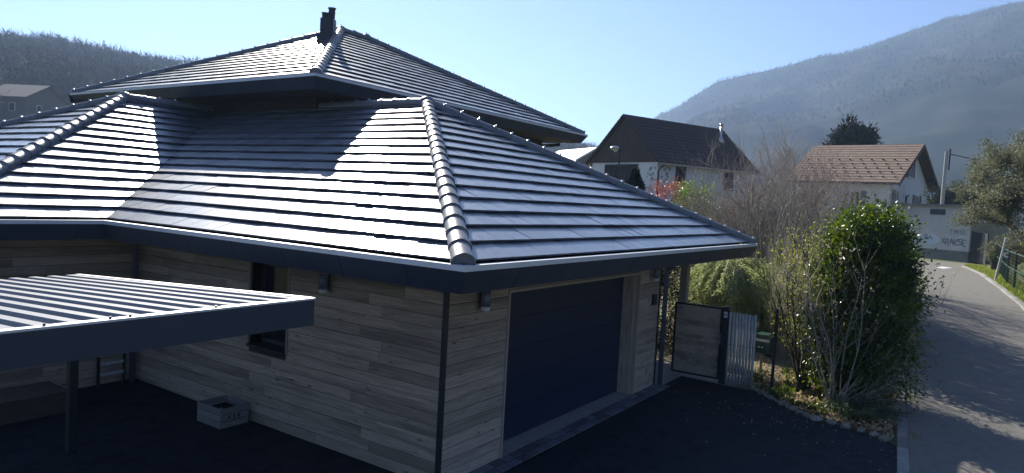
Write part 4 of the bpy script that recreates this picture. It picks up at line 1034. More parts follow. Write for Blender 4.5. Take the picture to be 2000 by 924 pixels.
# wooden crate by the garage wall
cr = thing('wooden_crate', 'slatted wooden crate on the asphalt against the garage side wall', 'crate', (6.1, 9.1, 0))
def crate_pt(a, b): return (5.90+a, 8.86+b)
cw, cl, chh = .44, .58, .30
for k in range(3):
    z0 = .015+k*.10
    q = MB(); q.box((5.90, 8.86, z0), (5.90+cw, 8.872, z0+.088)); q.build('slat', M['crate'], cr)
    q = MB(); q.box((5.90, 8.86+cl-.012, z0), (5.90+cw, 8.86+cl, z0+.088)); q.build('slat', M['crate'], cr)
    q = MB(); q.box((5.888, 8.86, z0), (5.8995, 8.86+cl, z0+.088)); q.build('slat', M['crate'], cr)
    q = MB(); q.box((5.9005+cw, 8.86, z0), (5.912+cw, 8.86+cl, z0+.088)); q.build('slat', M['crate'], cr)
for a, b in ((5.901, 8.873), (5.90+cw-.031, 8.873), (5.901, 8.86+cl-.043), (5.90+cw-.031, 8.86+cl-.043)):
    q = MB(); q.box((a, b, .01), (a+.03, b+.03, .315)); q.build('corner_batten', M['crate'], cr)
q = MB(); q.box((5.902, 8.874, .012), (5.898+cw, 8.846+cl, .022)); q.build('base', M['crate'], cr)
q = MB(); q.box((5.935, 8.90, .20), (5.87+cw, 8.82+cl, .21)); q.build('contents', M['dark'], cr)
for a in (6.02, 6.10, 6.17):   # stencilled marks on the end slat
    q = MB(); q.box((a, 8.8575, .135), (a+.028, 8.8595, .185)); q.build('stencil_mark', M['frame'], cr)
# low planter under the carport and slatted rack
pb = thing('wooden_planter', 'low wooden planter box with pale top boards in the shade under the carport', 'planter', (4.2, 11.4, 0))
q = MB(); q.box((3.2, 11.1, 0), (4.85, 11.8, .30)); q.build('box', M['soffit'], pb)
for k in range(5):
    q = MB(); q.box((3.18, 11.08+k*.15, .301), (4.87, 11.21+k*.15, .335)); q.build('plank', M['soffit'], pb)
rk = thing('slatted_rack', 'small dark rack with pale horizontal slats against the wing wall', 'rack', (6.0, 11.9, 0))
q = MB(); q.box((5.68, 12.0, 0), (5.72, 12.04, .95)); q.box((6.10, 12.0, 0), (6.14, 12.04, .95)); q.build('frame', M['frame'], rk)
for z in (.22, .40, .58, .76):
    q = MB(); q.box((5.721, 11.985, z), (6.099, 12.0, z+.05)); q.build('slat', M['pale'], rk)

# ------------------------------------------------------------------ houses
def gable_house(name, label, C, az, width, length, rise, eave_z, base_z, over, gover, mats, side=1):
    """C: eave corner (outer) ; a = ridge direction, b = across (towards +90 deg * side)"""
    t = thing(name, label, 'house', (C[0], C[1], base_z))
    a = Vector((math.cos(R(az)), math.sin(R(az)), 0)); b = Vector((-a.y, a.x, 0))*side; C = Vector((C[0], C[1], 0))
    P = lambda u, v, z: C+a*u+b*v+Vector((0, 0, z))
    pitch = rise/(width/2)
    # walls, open-topped box with gables
    w0, w1, l0, l1 = over, width-over, gover, length-gover; ez = eave_z+over*pitch
    q = MB(); gz = eave_z+rise
    q.prism([P(l0, w0, base_z), P(l0, w1, base_z), P(l0, w1, ez-.12), P(l0, width/2, gz-.12), P(l0, w0, ez-.12)], a*(l1-l0)); wall_ = q.build('wall', mats['wall'], t)
    q = MB()
    th = .16
    for s_ in (0, 1):
        v0 = 0 if s_ == 0 else width
        q.prism([P(0, v0, eave_z), P(0, width/2, gz), P(0, width/2, gz+th), P(0, v0, eave_z+th)], a*length)
    rf = q.build('roof', mats['roof'], t)
    return t, P, a, b, wall_, rf, pitch, ez
# house 1 : dark roof, brown gable, stone patches
C1 = (46.14, 19.24)
t1, P1_, a1, b1, w1_, rf1, pi1, ez1 = gable_house('dark_roof_house', 'white house with dark brown roof, brown gable and stone patches on its wall', C1, -21.5, 7.9, 11.2, 3.55, 6.60, 3.0, .45, .35, dict(wall=M['plaster'], roof=M['browntile']))
def strip_rows(P, length, width, rise, eave_z, n, material, parent, th=.16, both=True, name='tile_course'):
    for s_ in (0, 1):
        for k in range(n):
            f0, f1 = k/n, (k+1)/n; v0 = f0*width/2; v1 = f1*width/2+.02
            if s_: v0, v1 = width-v0, width-v1
            z0 = eave_z+rise*f0+th; z1 = eave_z+rise*min(1, f1)+th
            q = MB(); q.add([P(-.02, v0, z0+.005), P(length+.02, v0, z0+.005), P(length+.02, v1, z1+.004), P(-.02, v1, z1+.004), P(-.02, v0, z0+.035), P(length+.02, v0, z0+.035), P(length+.02, v1, z1+.012), P(-.02, v1, z1+.012)],
                            [(0,3,2,1),(4,5,6,7),(0,1,5,4),(1,2,6,5),(2,3,7,6),(3,0,4,7)])
            q.build(name, material, parent)
strip_rows(P1_, 11.2, 7.9, 3.55, 6.60, 13, M['browntile'], rf1)
q = MB(); ezx = 6.75   # brown boarded gable
q.prism([P1_(.28, .25, ezx), P1_(.28, 7.65, ezx), P1_(.28, 3.95, 6.60+3.55-.05)], a1*.065); gb1 = q.build('gable_cladding', M['brownboards'], t1)
for k in range(1, 22):
    v = .25+k*.34; top = 6.62+3.55*(1-abs(v-3.95)/3.95)-.05
    if top > ezx+.05: q = MB(); q.prism([P1_(.262, v, ezx), P1_(.262, v+.05, ezx), P1_(.262, v+.05, top), P1_(.262, v, top)], a1*.018); q.build('batten', M['brownboards'], gb1)
def window(P, t, u, v, z0, z1, wd, axis, fm, gm, shut=None, out=None, name='window', mull=1, sh_side=(1, 1)):
    """window on wall: axis 'u' wall runs along u at fixed v ; axis 'v' wall along v at fixed u ; out = outward unit vector"""
    c = P(u, v, (z0+z1)/2); run = (P(u+1, v, 0)-P(u, v, 0)) if axis == 'u' else (P(u, v+1, 0)-P(u, v, 0)); run.normalize(); h2 = (z1-z0)/2; w2 = wd/2; Z = Vector((0,0,1))
    W_ = bpy.data.objects.new(name, None); COL.objects.link(W_); W_.parent = t; W_.matrix_basis = pinv(t) @ Matrix.Translation(c)
    q = MB(); f_ = .07
    for s_ in (-1, 1): q.obox(c+run*s_*(w2-f_/2)+out*.03, run, out, Z, f_/2, .04, h2)
    for s_ in (-1, 1): q.obox(c+Z*s_*(h2-f_/2)+out*.03, run, out, Z, w2-f_, .04, f_/2)
    for k in range(mull): q.obox(c+run*(-w2+(k+1)*wd/(mull+1))+out*.03, run, out, Z, .03, .035, h2-f_)
    q.build('frame', fm, W_)
    q = MB(); q.obox(c+out*.012, run, out, Z, w2-f_, .01, h2-f_); q.build('pane', gm, W_)
    if shut:
        for s_, on in zip((-1, 1), sh_side):
            if on:
                q = MB(); q.obox(c+run*s_*(w2*1.5+.02)+out*.035, run, out, Z, w2*.5, .02, h2+.02)
                for k in range(9): q.obox(c+run*s_*(w2*1.5+.02)+out*.06+Z*(-h2+.1+k*(2*h2-.2)/8), run, out, Z, w2*.42, .006, .025)
                q.build('shutter', shut, W_)
    q = MB(); q.obox(c-Z*(h2+.03)+out*.06, run, out, Z, w2+.05, .08, .03); q.build('sill', fm, W_)
    return W_
window(P1_, t1, .35, 4.15, 4.9, 6.62, 3.6, 'v', M['frame'], M['glass'], out=-a1, mull=2)
window(P1_, t1, 2.75, .45, 5.35, 6.62, 1.05, 'u', M['frame'], M['glass'], out=-b1)
window(P1_, t1, 8.1, .45, 5.2, 6.5, 1.1, 'u', M['frame'], M['glass'], out=-b1)
def stones(P, t, spots, axis, out, fixed, seed):
    r_ = random.Random(seed); par = bpy.data.objects.new('stone_facing', None); COL.objects.link(par); par.parent = t; par.matrix_basis = pinv(t) @ Matrix.Translation(P(0, 0, 5))
    for k in range(26):
        z = spots[1]+(spots[2]-spots[1])*r_.random(); w_ = r_.uniform(.07, .16); h_ = r_.uniform(.05, .10); s_ = spots[0]+r_.gauss(0, spots[3])
        c = P(s_, fixed, z) if axis == 'u' else P(fixed, s_, z); run = (P(1, 0, 0)-P(0, 0, 0)) if axis == 'u' else (P(0, 1, 0)-P(0, 0, 0))
        n_ = 7; pts = [c+run*(w_*math.cos(6.283*i/n_)*r_.uniform(.8, 1.1))+Vector((0, 0, h_*math.sin(6.283*i/n_)*r_.uniform(.8, 1.1))) for i in range(n_)]
        q = MB(); q.prism(pts, out*(.02+.004*k/26)); q.build('stone', M['stonefacing'], par)
stones(P1_, t1, (.95, 4.6, 6.5, .16), 'v', -a1, .35, 1)
stones(P1_, t1, (1.25, 4.3, 6.5, .22), 'u', -b1, .45, 2)
q = MB(); q.tube([P1_(.6, .0, 6.55), P1_(.5, .25, 6.35), P1_(.42, .38, 6.1), P1_(.42, .38, 3.2)], .055, 8); q.build('downpipe', M['frame'], t1, True)
q = MB(); q.tube([P1_(.0, -.06, 6.62), P1_(11.2, -.06, 6.62)], .06, 8); q.build('gutter', M['trim'], t1, True)
fl = P1_(9.6, 2.7, 0); zf_ = 6.6+2.7*3.55/3.95
q = MB(); q.tube([(fl.x, fl.y, zf_-.1), (fl.x, fl.y, zf_+1.35)], .10, 12); q.tube([(fl.x, fl.y, zf_+1.36), (fl.x, fl.y, zf_+1.52)], .15, 12); q.build('flue', M['steel'], t1, True)
q = MB(); q.tube([(fl.x, fl.y, zf_-.05), (fl.x, fl.y, zf_+.45)], [.34, .11], 12); q.build('flue_collar', M['steel'], t1, True)

# house 2 : tan roof, white gable with shutters and balcony
C2 = (59.73, 5.71)
t2, P2_, a2, b2, w2_, rf2, pi2, ez2 = gable_house('tan_roof_house', 'white chalet-style house with tan tiled roof and shuttered gable windows', C2, 80, 11.9, 8.7, 3.45, 6.24, 1.3, .55, .75, dict(wall=M['plaster'], roof=M['soffit']), -1)
strip_rows(P2_, 8.7, 11.9, 3.45, 6.24, 15, M['tantile'], rf2)
sg = random.Random(3)
for row in range(5):
    for k in range(12):
        u = .5+k*.85+(row % 2)*.42; f = .12+row*.11; v = f*5.95; z = 6.24+3.45*f+.2
        if u > 8.3: continue
        q = MB(); c = P2_(u, v, z); q.obox(c+Vector((0, 0, .03)), a2, b2, (0,0,1), .07, .02, .045); q.build('snow_guard', M['frame'], rf2)
go = -a2
for v, z0, z1, wd, sh in ((5.6, 7.1, 8.35, 1.0, (1, 1)), (8.0, 4.4, 5.75, 1.2, (1, 1)), (2.3, 4.1, 5.9, 1.1, (1, 0)), (4.9, 5.0, 5.6, .3, None)):
    window(P2_, t2, .75, v, z0, z1, wd, 'v', M['white'] if v != 4.9 else M['frame'], M['glass'], M['shutter'] if sh else None, go, sh_side=sh or (0, 0), mull=1 if v != 4.9 else 0)
q = MB(); q.obox(P2_(.35, 3.1, 3.98), b2, a2, (0,0,1), 1.9, .40, .06); q.build('balcony_floor', M['concrete'], t2)
q = MB()
for z in (4.85, 4.45): q.beam(P2_(-.03, 1.25, z), P2_(-.03, 4.95, z), .04, .04)
for k in range(16): q.beam(P2_(-.03, 1.25+k*.2467, 4.05), P2_(-.03, 1.25+k*.2467, 4.85), .02, .02)
q.build('balcony_railing', M['frame'], t2)
for v in (2.0, 4.1):
    q = MB(); q.obox(P2_(-.12, v, 4.35), b2, a2, (0,0,1), .55, .1, .12); q.build('flower_box', M['frame'], t2)
for k in range(5): window(P2_, t2, 1.6+k*1.6, .55, 4.4, 5.7, .8, 'u', M['white'], M['glass'], M['shutter'], -b2, sh_side=(1, 1)) if k in (1, 3) else None
for v in (1.6, 5.95, 10.3):
    q = MB(); zz = 6.24+3.45*(1-abs(v-5.95)/5.95)-.06; q.beam(P2_(.05, v, zz-.1), P2_(.75, v, zz-.1), .14, .18); q.build('purlin_end', M['soffit'], t2)
for s_ in (0, 1):
    v0 = 0 if s_ == 0 else 11.9; q = MB(); q.prism([P2_(-.03, v0, 6.10), P2_(-.03, 5.95, 9.55), P2_(-.03, 5.95, 9.80), P2_(-.03, v0, 6.36)], -a2*.04); q.build('bargeboard', M['soffit'], t2)

# flat-roofed rendered block at the end of the street
ub = thing('street_block', 'small cream rendered flat-roofed block with faded graffiti at the street end', 'building', (49.8, 2.0, 1.32))
A_ = Vector((51.75, 4.78, 0)); B_ = Vector((48.85, .78, 0)); e_ = (B_-A_).normalized(); n_ = Vector((e_.y, -e_.x, 0))
if n_.dot(Vector((-1, 0, 0))) < 0: n_ = -n_
Lb = (B_-A_).length; Z = Vector((0,0,1))
def U_(s, d, z): return A_+e_*s+n_*d+Z*z
SH = .95
q = MB(); q.prism([U_(0,0,1.95), U_(Lb,0,1.95), U_(Lb,-4,1.95), U_(0,-4,1.95)], (0,0,2.62)); q.build('wall', M['plaster2'], ub)
q = MB(); q.prism([U_(-.04,.05,1.2), U_(Lb+.04,.05,1.2), U_(Lb+.04,-4.05,1.2), U_(-.04,-4.05,1.2)], (0,0,.749)); q.build('plinth', M['plinth'], ub)
q = MB(); q.prism([U_(-.2,.2,4.571), U_(Lb+.2,.2,4.571), U_(Lb+.2,-4.2,4.571), U_(-.2,-4.2,4.571)], (0,0,.13)); q.build('roof_slab', M['plinth'], ub)
vt = bpy.data.objects.new('vent', None); COL.objects.link(vt); vt.parent = ub; vt.matrix_basis = pinv(ub) @ Matrix.Translation(U_(2.6, 0, 4.2))
q = MB(); q.obox(U_(2.75, .01, 4.22), e_, n_, Z, .50, .03, .16); q.build('frame', M['shutter'], vt)
for k in range(4):
    q = MB(); q.obox(U_(2.75, .05, 4.10+k*.08), e_, n_, Z, .44, .012, .022); q.build('slat', M['shutter'], vt)
# graffiti: pale blob, white tag, dark letters
def paint(name, poly, material, d): 
    q = MB(); q.prism([U_(s, d, z) for s, z in poly], n_*.002); return q.build(name, material, ub)
gr_ = random.Random(8)
def blob(s, z, rs, rz, n=16): return [(SH+s+rs*math.cos(6.283*i/n)*gr_.uniform(.7, 1.15), z+rz*math.sin(6.283*i/n)*gr_.uniform(.7, 1.15)) for i in range(n)]
paint('graffiti_patch', blob(1.55, 2.55, .62, .36), M['graf_white'], .004); paint('graffiti_patch', blob(.95, 2.60, .5, .20), M['graf_white'], .007)
def strokes(name, segs, wd, material, d):
    q = MB()
    for (s0, z0, s1, z1) in segs:
        a = U_(s0+SH, d, z0); b = U_(s1+SH, d, z1); x_ = (b-a).normalized(); y_ = n_.cross(x_); q.obox((a+b)/2, x_, y_, n_, (b-a).length/2+wd*.3, wd/2, .0015)
    return q.build(name, material, ub)
def glyph(ch, s, z, w_, h_):
    G = {'T': [(0,1,1,1),(.5,1,.5,0)], 'M': [(0,0,0,1),(0,1,.5,.4),(.5,.4,1,1),(1,1,1,0)], 'H': [(0,0,0,1),(1,0,1,1),(0,.5,1,.5)], 'E': [(0,0,0,1),(0,1,1,1),(0,.5,.8,.5),(0,0,1,0)], 'O': [(.1,0,.9,0),(.9,0,1,.5),(1,.5,.9,1),(.9,1,.1,1),(.1,1,0,.5),(0,.5,.1,0)],
         'N': [(0,0,0,1),(0,1,1,0),(1,0,1,1)], 'K': [(0,0,0,1),(0,.5,1,1),(0,.5,1,0)], 'A': [(0,0,.5,1),(.5,1,1,0),(.2,.4,.8,.4)], 'S': [(1,1,0,.9),(0,.9,0,.55),(0,.55,1,.45),(1,.45,1,.1),(1,.1,0,0)], 'R': [(0,0,0,1),(0,1,.9,.85),(.9,.85,.8,.5),(.8,.5,0,.5),(.3,.5,1,0)], 'X': [(0,0,1,1),(0,1,1,0)]}
    return [(s+a*w_, z+b*h_, s+c*w_, z+d*h_) for a, b, c, d in G[ch]]
sg_ = []
for i, ch_ in enumerate('TMHO'): sg_ += glyph(ch_, 2.72+i*.26, 2.93+i*.01, .16, .26)
strokes('graffiti_letters', sg_, .035, M['graf_grey'], .005)
sg_ = []
for i, ch_ in enumerate('XRAKSE'): sg_ += glyph(ch_, 2.22+i*.27, 2.33-(i % 2)*.05, .22, .34)
strokes('graffiti_letters', sg_, .05, M['graf_grey'], .009)
strokes('graffiti_outline', [(2.5, 2.9, 2.55, 2.5), (2.55, 2.5, 3.1, 2.12), (3.1, 2.12, 3.75, 2.2), (3.75, 2.2, 3.72, 2.85), (3.72, 2.85, 3.3, 2.78), (3.3, 2.35, 3.7, 2.5), (2.65, 2.82, 2.95, 2.6)], .10, M['graf_white'], .0065)
strokes('graffiti_letters', glyph('S', 1.0, 2.5, .25, .3)+glyph('A', 1.3, 2.5, .3, .26), .05, M['graf_purple'], .0105)

# utility pole and cable
up1 = thing('utility_pole', 'pale concrete utility pole with a dark bracket and cable above the block', 'pole', (51.95, 2.45, 1.32))
q = MB(); q.tube([(51.95, 2.45, 1.3), (51.95, 2.45, 8.1)], [.14, .09], 10); q.build('shaft', M['pole'], up1)
q = MB(); q.box((51.88, 2.22, 6.9), (51.97, 2.30, 8.25)); q.build('bracket', M['frame'], up1)
q = MB(); pts = [(51.95+t_*10, 2.2-t_*13, 7.9-2.6*t_+1.8*t_*t_) for t_ in np.linspace(0, 1, 10)]; q.tube(pts, .03, 5); q.build('cable', M['frame'], up1)
# street lamp
sl_ = thing('street_lamp', 'slim grey street lamp with a domed pale head in front of the brown gable', 'lamp', (27.1, 13.1, T(27.1, 13.1)))
lz = 5.95; q = MB(); q.tube([(27.1, 13.1, T(27.1, 13.1)), (27.1, 13.1, lz+.12)], [.05, .035], 8); q.build('pole', M['frame'], sl_)
q = MB(); q.tube([(27.1, 13.1, lz), (26.95, 13.32, lz+.02)], .03, 6); q.build('arm', M['frame'], sl_)
q = MB(); q.sphere((26.98, 13.28, lz-.0), .20, 14, 7, (1, 1, .45)); q.build('lamp_head', M['steel'], sl_, True)
q = MB(); q.sphere((27.0, 13.25, lz-.09), .10, 12, 6, (1, 1, .7)); q.build('lens', M['lens'], sl_, True)

# fence, sign pole, pots, verge
fe = thing('green_fence', 'green metal post-and-rail mesh fence along the street verge', 'fence', (31.5, -.55, T(31.5, -.55)))
fx = [24.2, 26.0, 28.0, 30.2, 32.6, 35.4, 38.6, 42.2, 46.0]; fp = [Vector((x, float(np.interp(x, [24, 27.2, 28.7, 31.5, 40.7, 48.5], [-1.62, -1.12, -.88, -.60, -.36, .30]))-.22)) for x in fx]
for p in fp:
    z0 = T(p.x, p.y); q = MB(); q.box((p.x-.035, p.y-.035, z0-.05), (p.x+.035, p.y+.035, z0+1.38)); q.build('post', M['fencegreen'], fe)
wm = MB()
for a, b in zip(fp[:-1], fp[1:]):
    za, zb = T(a.x, a.y), T(b.x, b.y)
    for h_ in (.72, 1.30):
        q = MB(); q.beam((a.x, a.y, za+h_), (b.x, b.y, zb+h_), .045, .045); q.build('rail', M['fencegreen'], fe)
    n_w = max(2, int((b-a).length/.10))
    for k in range(1, n_w):
        t_ = k/n_w; p = a.lerp(b, t_); z_ = za+(zb-za)*t_; wm.beam((p.x, p.y, z_+.05), (p.x, p.y, z_+1.3), .006, .006)
    for h_ in np.arange(.12, 1.3, .12): wm.beam((a.x, a.y, za+h_), (b.x, b.y, zb+h_), .006, .006)
wm.build('wire_mesh', M['fencegreen'], fe, kind='stuff')
sc_ = thing('dark_screen', 'dark screened fence panel at the corner of the rendered block', 'fence', (48.6, .2, 1.32))
for a, b in (((48.7, .65), (48.1, .05)), ((48.1, .02), (46.2, -.1))):
    A2 = Vector((*a, 0)); B2 = Vector((*b, 0)); q = MB(); q.beam(A2+Z*2.25, B2+Z*2.25, .05, 1.75); q.build('panel', M['frame'], sc_)
    q = MB(); q.tube([A2+Z*1.3, A2+Z*3.2], .05, 8); q.build('post', M['frame'], sc_)
sp = thing('sign_pole', 'leaning pale metal pole with a small round sign on the grass verge', 'sign', (33.7, -.42, 1.32))
q = MB(); q.tube([(33.7, -.42, 1.3), (33.45, -.66, 3.12)], .045, 8); q.build('pole', M['pole'], sp)
q = MB(); cpt = Vector((33.42, -.73, 2.45)); dx = Vector((-1, .1, 0)).normalized(); q.tube([cpt, cpt+dx*.02], .11, 16); q.build('sign_disc', M['white'], sp)
q = MB(); q.tube([cpt+dx*.021, cpt+dx*.026], .05, 12); q.build('sign_mark', M['redhedge'], sp)
pz = T(40, -1.6)
for lb, x, y, r_, mt_, foliage in (('terracotta pot with a leafy plant on the lawn behind the fence', 40, -1.25, .36, 'terracotta', 1), ('dark pot with a small shrub beside the terracotta pot', 41.5, -.55, .34, 'frame', 1)):
    z0 = T(x, y); t = thing('plant_pot', lb, 'plant pot', (x, y, z0), 0, 'pots on the lawn'); q = MB(); q.tube([(x, y, z0), (x, y, z0+.55), (x, y, z0+.551), (x, y, z0+.65)], [r_*.7, r_, r_*1.12, r_*1.12], 16); q.build('pot', M[mt_], t)
    P1, D1_ = ellip_shell(int(x*3), (x, y, z0+1.0), (.5, .5, .5), 1500, 40, .3, .3, .12); leaves('foliage', P1, D1_, .12, 5, M['olive'], t, width=.4, jitter=.8)
# van parked beyond
vn = thing('parked_van', 'white van parked beyond the rendered block, partly hidden', 'van', (84, -.1, T(84, -.1)))
zb = T(84, -.1); q = MB(); bx = [(0, 0), (5.2, 0), (5.2, 1.0), (4.6, 1.15), (3.9, 1.95), (0, 2.0)]
vd = Vector((.25, -1, 0)).normalized(); vn_ = Vector((-vd.y, vd.x, 0)); V0 = Vector((83.5, 2.4, zb+.35))
q.prism([V0+vd*a+Z*b for a, b in bx], vn_*-1.9); q.build('body', M['white'], vn)
q = MB(); q.prism([V0+vd*a+Z*b+vn_*.01 for a, b in ((3.2, 1.15), (4.45, 1.15), (3.85, 1.8), (3.2, 1.8))], vn_*-.005); q.build('window', M['glass'], vn)
for s_ in (.9, 4.2):
    q = MB(); q.tube([V0+vd*s_+vn_*.02, V0+vd*s_-vn_*.2], .36, 16); q.build('wheel', M['frame'], vn)
# pale low wall past the block
lw = thing('low_wall', 'low pale garden wall beyond the fenced lawn', 'wall', (75, -.5, T(75, -.5)))
q = MB(); q.box((74.6, -4.5, T(75, -.5)-.2), (74.9, 1.6, T(75, -.5)+.75)); q.build('wall', M['plaster2'], lw)

# verge grass and hedge behind fence
r = np.random.RandomState(7); n_ = 9000; X_ = r.uniform(24, 45, n_); yr_ = np.interp(X_, YRX, YRY); Y_ = yr_-.18-r.uniform(0, 1, n_)**1.5*.9
P1 = np.stack([X_, Y_, terr(X_, Y_)-.01], -1); o = leaves('verge_grass', P1, np.stack([r.normal(0, .35, n_), r.normal(0, .35, n_), np.ones(n_)], -1), .16, 18, M['grassblade'], width=.09, jitter=.25); tag(o, kind='stuff')
X2 = r.uniform(11.2, 17.5, 700); Y2 = np.interp(X2, [11.1, 13.5, 16.4, 19.4], [.58, .81, 1.10, 1.30])-r.uniform(0, 1, 700)**2*.22; k2 = fbm(X2*2.5, Y2, 2, 9) > .47
o = leaves('kerb_grass', np.stack([X2[k2], Y2[k2], terr(X2[k2], Y2[k2])], -1), np.stack([r.normal(0, .5, k2.sum()), r.normal(0, .5, k2.sum()), np.ones(k2.sum())], -1), .07, 28, M['grassblade'], width=.14, jitter=.3); tag(o, kind='stuff')
n_ = 16000; X_ = r.uniform(28, 70, n_); Y_ = r.uniform(-7, -.6, n_)-.0; k_ = Y_ < np.interp(X_, YRX, YRY)-.8
P1 = np.stack([X_[k_], Y_[k_], terr(X_[k_], Y_[k_])-.01], -1); o = leaves('lawn_grass', P1, np.stack([r.normal(0, .4, k_.sum()), r.normal(0, .4, k_.sum()), np.ones(k_.sum())], -1), .13, 19, M['grassblade'], width=.2, jitter=.25); tag(o, kind='stuff')

# ------------------------------------------------------------------ far buildings
def simple_house(name, label, cx, cy, az, wd, ln, wall_h, rise, zb, wm_, rm_, wins=2):
    t = thing(name, label, 'building', (cx, cy, zb)); a = Vector((math.cos(R(az)), math.sin(R(az)), 0)); b = Vector((-a.y, a.x, 0)); C = Vector((cx, cy, 0))
    P = lambda u, v, z: C+a*u+b*v+Z*(zb+z)
    q = MB(); q.prism([P(-ln/2, -wd/2, -1), P(-ln/2, wd/2, -1), P(-ln/2, wd/2, wall_h), P(-ln/2, 0, wall_h+rise-.1), P(-ln/2, -wd/2, wall_h)], a*ln); q.build('wall', wm_, t)
    q = MB(); o_ = .5; pz_ = rise*(wd/2+o_)/(wd/2)
    for s_ in (-1, 1): q.prism([P(-ln/2-o_, s_*(wd/2+o_), wall_h+rise-pz_), P(-ln/2-o_, 0, wall_h+rise), P(-ln/2-o_, 0, wall_h+rise+.2), P(-ln/2-o_, s_*(wd/2+o_), wall_h+rise-pz_+.2)], a*(ln+2*o_))
    q.build('roof', rm_, t)
    cam2 = Vector((-cx, -cy, 0)); ou = a if a.dot(cam2) > 0 else -a; ov = b if b.dot(cam2) > 0 else -b
    for k in range(wins):
        for (c_, run, out) in ((P((ln/2)*(1 if ou == a else -1), (k-(wins-1)/2)*wd/(wins+.5), wall_h*.6), b, ou), (P((k-(wins-1)/2)*ln/(wins+.5), (wd/2)*(1 if ov == b else -1), wall_h*.6), a, ov)):
            W_ = bpy.data.objects.new('window', None); COL.objects.link(W_); W_.parent = t; W_.matrix_basis = pinv(t) @ Matrix.Translation(c_)
            q = MB(); q.obox(c_+out*.03, run, out, Z, .55, .05, .7); q.build('frame', M['white'], W_)
            q = MB(); q.obox(c_+out*.085, run, out, Z, .45, .01, .6); q.build('pane', M['glass'], W_)
    return t
simple_house('farmhouse', 'hazy farmhouse with broad pale roof below the wooded hill', 54.6, 143, -62, 10, 8, 4.4, 2.5, T(53.2, 143)-.5, M['far_wall'], M['far_roof'], 2)
simple_house('farmhouse', 'hazy grey house at the very edge beyond the wing roof', 41, 146, -75, 9, 10, 5.0, 2.4, T(41, 146)-.2, M['far_wall'], M['far_roof'], 2)
simple_house('barn', 'small grey barn with a bright pale roof behind the house corner', 67.4, 37.7, 58, 4.6, 7.5, 2.3, 1.35, 5.6, M['far_wall'], M['gutter'], 1)
# bushes and trees near the left houses
GB = 'bare trees below the wooded hill'
for k, (x, y, h_) in enumerate(((44, 128, 9), (62, 133, 8), (70, 125, 10), (80, 118, 9), (36, 128, 8))):
    lb = ['bare tree in front of the grey house at the edge', 'bare tree beside the broad-roofed farmhouse', 'bare tree standing beyond the wing roof ridge', 'bare tree farthest along under the upper roof edge', 'bare tree left of both hazy houses'][k]
    z0 = T(x, y); t = thing('bare_tree', lb, 'tree', (x, y, z0), 0, GB); r = np.random.RandomState(200+k); tb = Tubes(); tips = []
    grow(tb, r, (x, y, z0), (0, 0, 1), h_*.6, .2, 3, [0, 6, 6, 7], .02, .08, tips, 5, 5, .55, .6)
    tb.build('trunk', M['twig'], t)

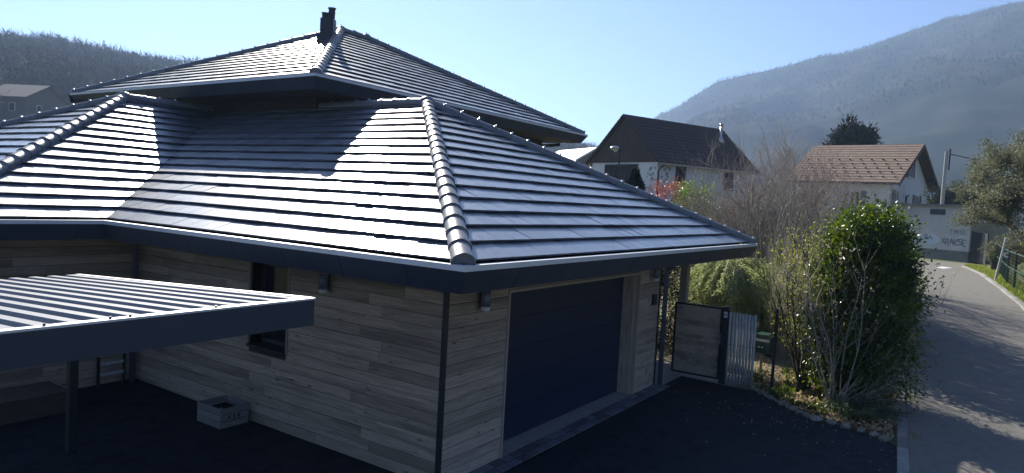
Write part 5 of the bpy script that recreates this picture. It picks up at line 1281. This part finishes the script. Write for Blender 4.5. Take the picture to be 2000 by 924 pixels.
# ------------------------------------------------------------------ far woods (one mass)
def forest(name, pos, hts, material, seed, fir=False):
    r = np.random.RandomState(seed); Vs = []; Fs = []; n0 = 0
    tmpl = []
    for k in range(8):
        tris = []
        if fir:
            for j in range(9):
                z = .12+.095*j; w_ = .2*(1-z)+.02
                for s_ in range(5):
                    a = r.uniform(0, 6.28); tris.append([(0, 0, z+.13), (math.cos(a)*w_, math.sin(a)*w_, z-.04), (math.cos(a+.9)*w_, math.sin(a+.9)*w_, z-.03)])
        else:
            tris += [[(-.016, 0, 0), (.016, 0, 0), (0, 0, .9)], [(0, -.016, 0), (0, .016, 0), (0, 0, .9)]]
            for j in range(46):
                z = r.uniform(.25, .85); a = r.uniform(0, 6.28); l = r.uniform(.12, .34)*(1.15-z*.6); p = np.array([math.cos(a)*.03, math.sin(a)*.03, z]); d = np.array([math.cos(a)*.75, math.sin(a)*.75, .8])
                e = p+d*l; s_ = np.array([-math.sin(a), math.cos(a), 0])*.013; tris.append([p-s_, p+s_, e])
                for m_ in range(2):
                    q_ = p+d*l*r.uniform(.3, .8); d2 = d+r.normal(0, .7, 3); tris.append([q_-s_*.8, q_+s_*.8+np.array([0, 0, .012]), q_+d2*l*.6])
        tmpl.append(np.array(tris).reshape(-1, 3))
    for p, h_ in zip(pos, hts):
        t = tmpl[r.randint(8)]; a = r.uniform(0, 6.28); c_, s_ = math.cos(a), math.sin(a)
        V = np.stack([t[:, 0]*c_-t[:, 1]*s_, t[:, 0]*s_+t[:, 1]*c_, t[:, 2]], -1)*h_+p; Vs.append(V)
    V = np.concatenate(Vs); Fq = np.arange(len(V)).reshape(-1, 3)
    return tag(link(name, np_mesh(name, V, Fq, material)), kind='stuff')
def hill_pos(n, seed, az0, az1, r0, r1):
    r = np.random.RandomState(seed); A = r.uniform(az0, az1, n); RR = np.sqrt(r.uniform(r0*r0, r1*r1, n)); a = np.radians(A); X_ = RR*np.cos(a); Y_ = RR*np.sin(a)
    return np.stack([X_, Y_, hillh(X_, Y_, A, RR)-.3], -1), r
pos, r = hill_pos(2600, 5, 52, 78, 225, 500); forest('wood_on_hill', pos, r.uniform(10, 17, len(pos)), M['hillwood'], 1)
pos, r = hill_pos(380, 6, 52, 66, 380, 495); forest('fir_wood_on_hill', pos, r.uniform(9, 16, len(pos)), M['hillfir'], 2, True)
pos, r = hill_pos(420, 7, 20, 32, 400, 495); forest('wood_on_far_slope', pos, r.uniform(8, 13, len(pos)), M['hillwood'], 3)
def mt_pos(n, seed):
    r = np.random.RandomState(seed); A = r.uniform(-14, 25, n); RR = r.uniform(800, 1500, n)**1; a = np.radians(A); X_ = RR*np.cos(a); Y_ = RR*np.sin(a)
    return np.stack([X_, Y_, mounth(X_, Y_, A, RR)-1], -1), r
pos, r = mt_pos(5200, 9); forest('mountain_wood', pos, r.uniform(4, 7, len(pos)), M['mountain'], 5)

# ------------------------------------------------------------------ air
HZ = bpy.data.materials.new('hazy_air'); HZ.use_nodes = True; t = HZ.node_tree
for n_ in list(t.nodes):
    if n_.type != 'OUTPUT_MATERIAL': t.nodes.remove(n_)
pvn = t.nodes.new('ShaderNodeVolumePrincipled'); pvn.inputs['Color'].default_value = (.44, .65, 1.0, 1); pvn.inputs['Density'].default_value = .00036; pvn.inputs['Anisotropy'].default_value = .35
t.links.new(pvn.outputs[0], t.nodes['Material Output'].inputs['Volume'])
q = MB(); q.box((-5300, -5300, -6), (5300, 5300, 470)); hz_ = q.build('haze', HZ); tag(hz_, kind='stuff')
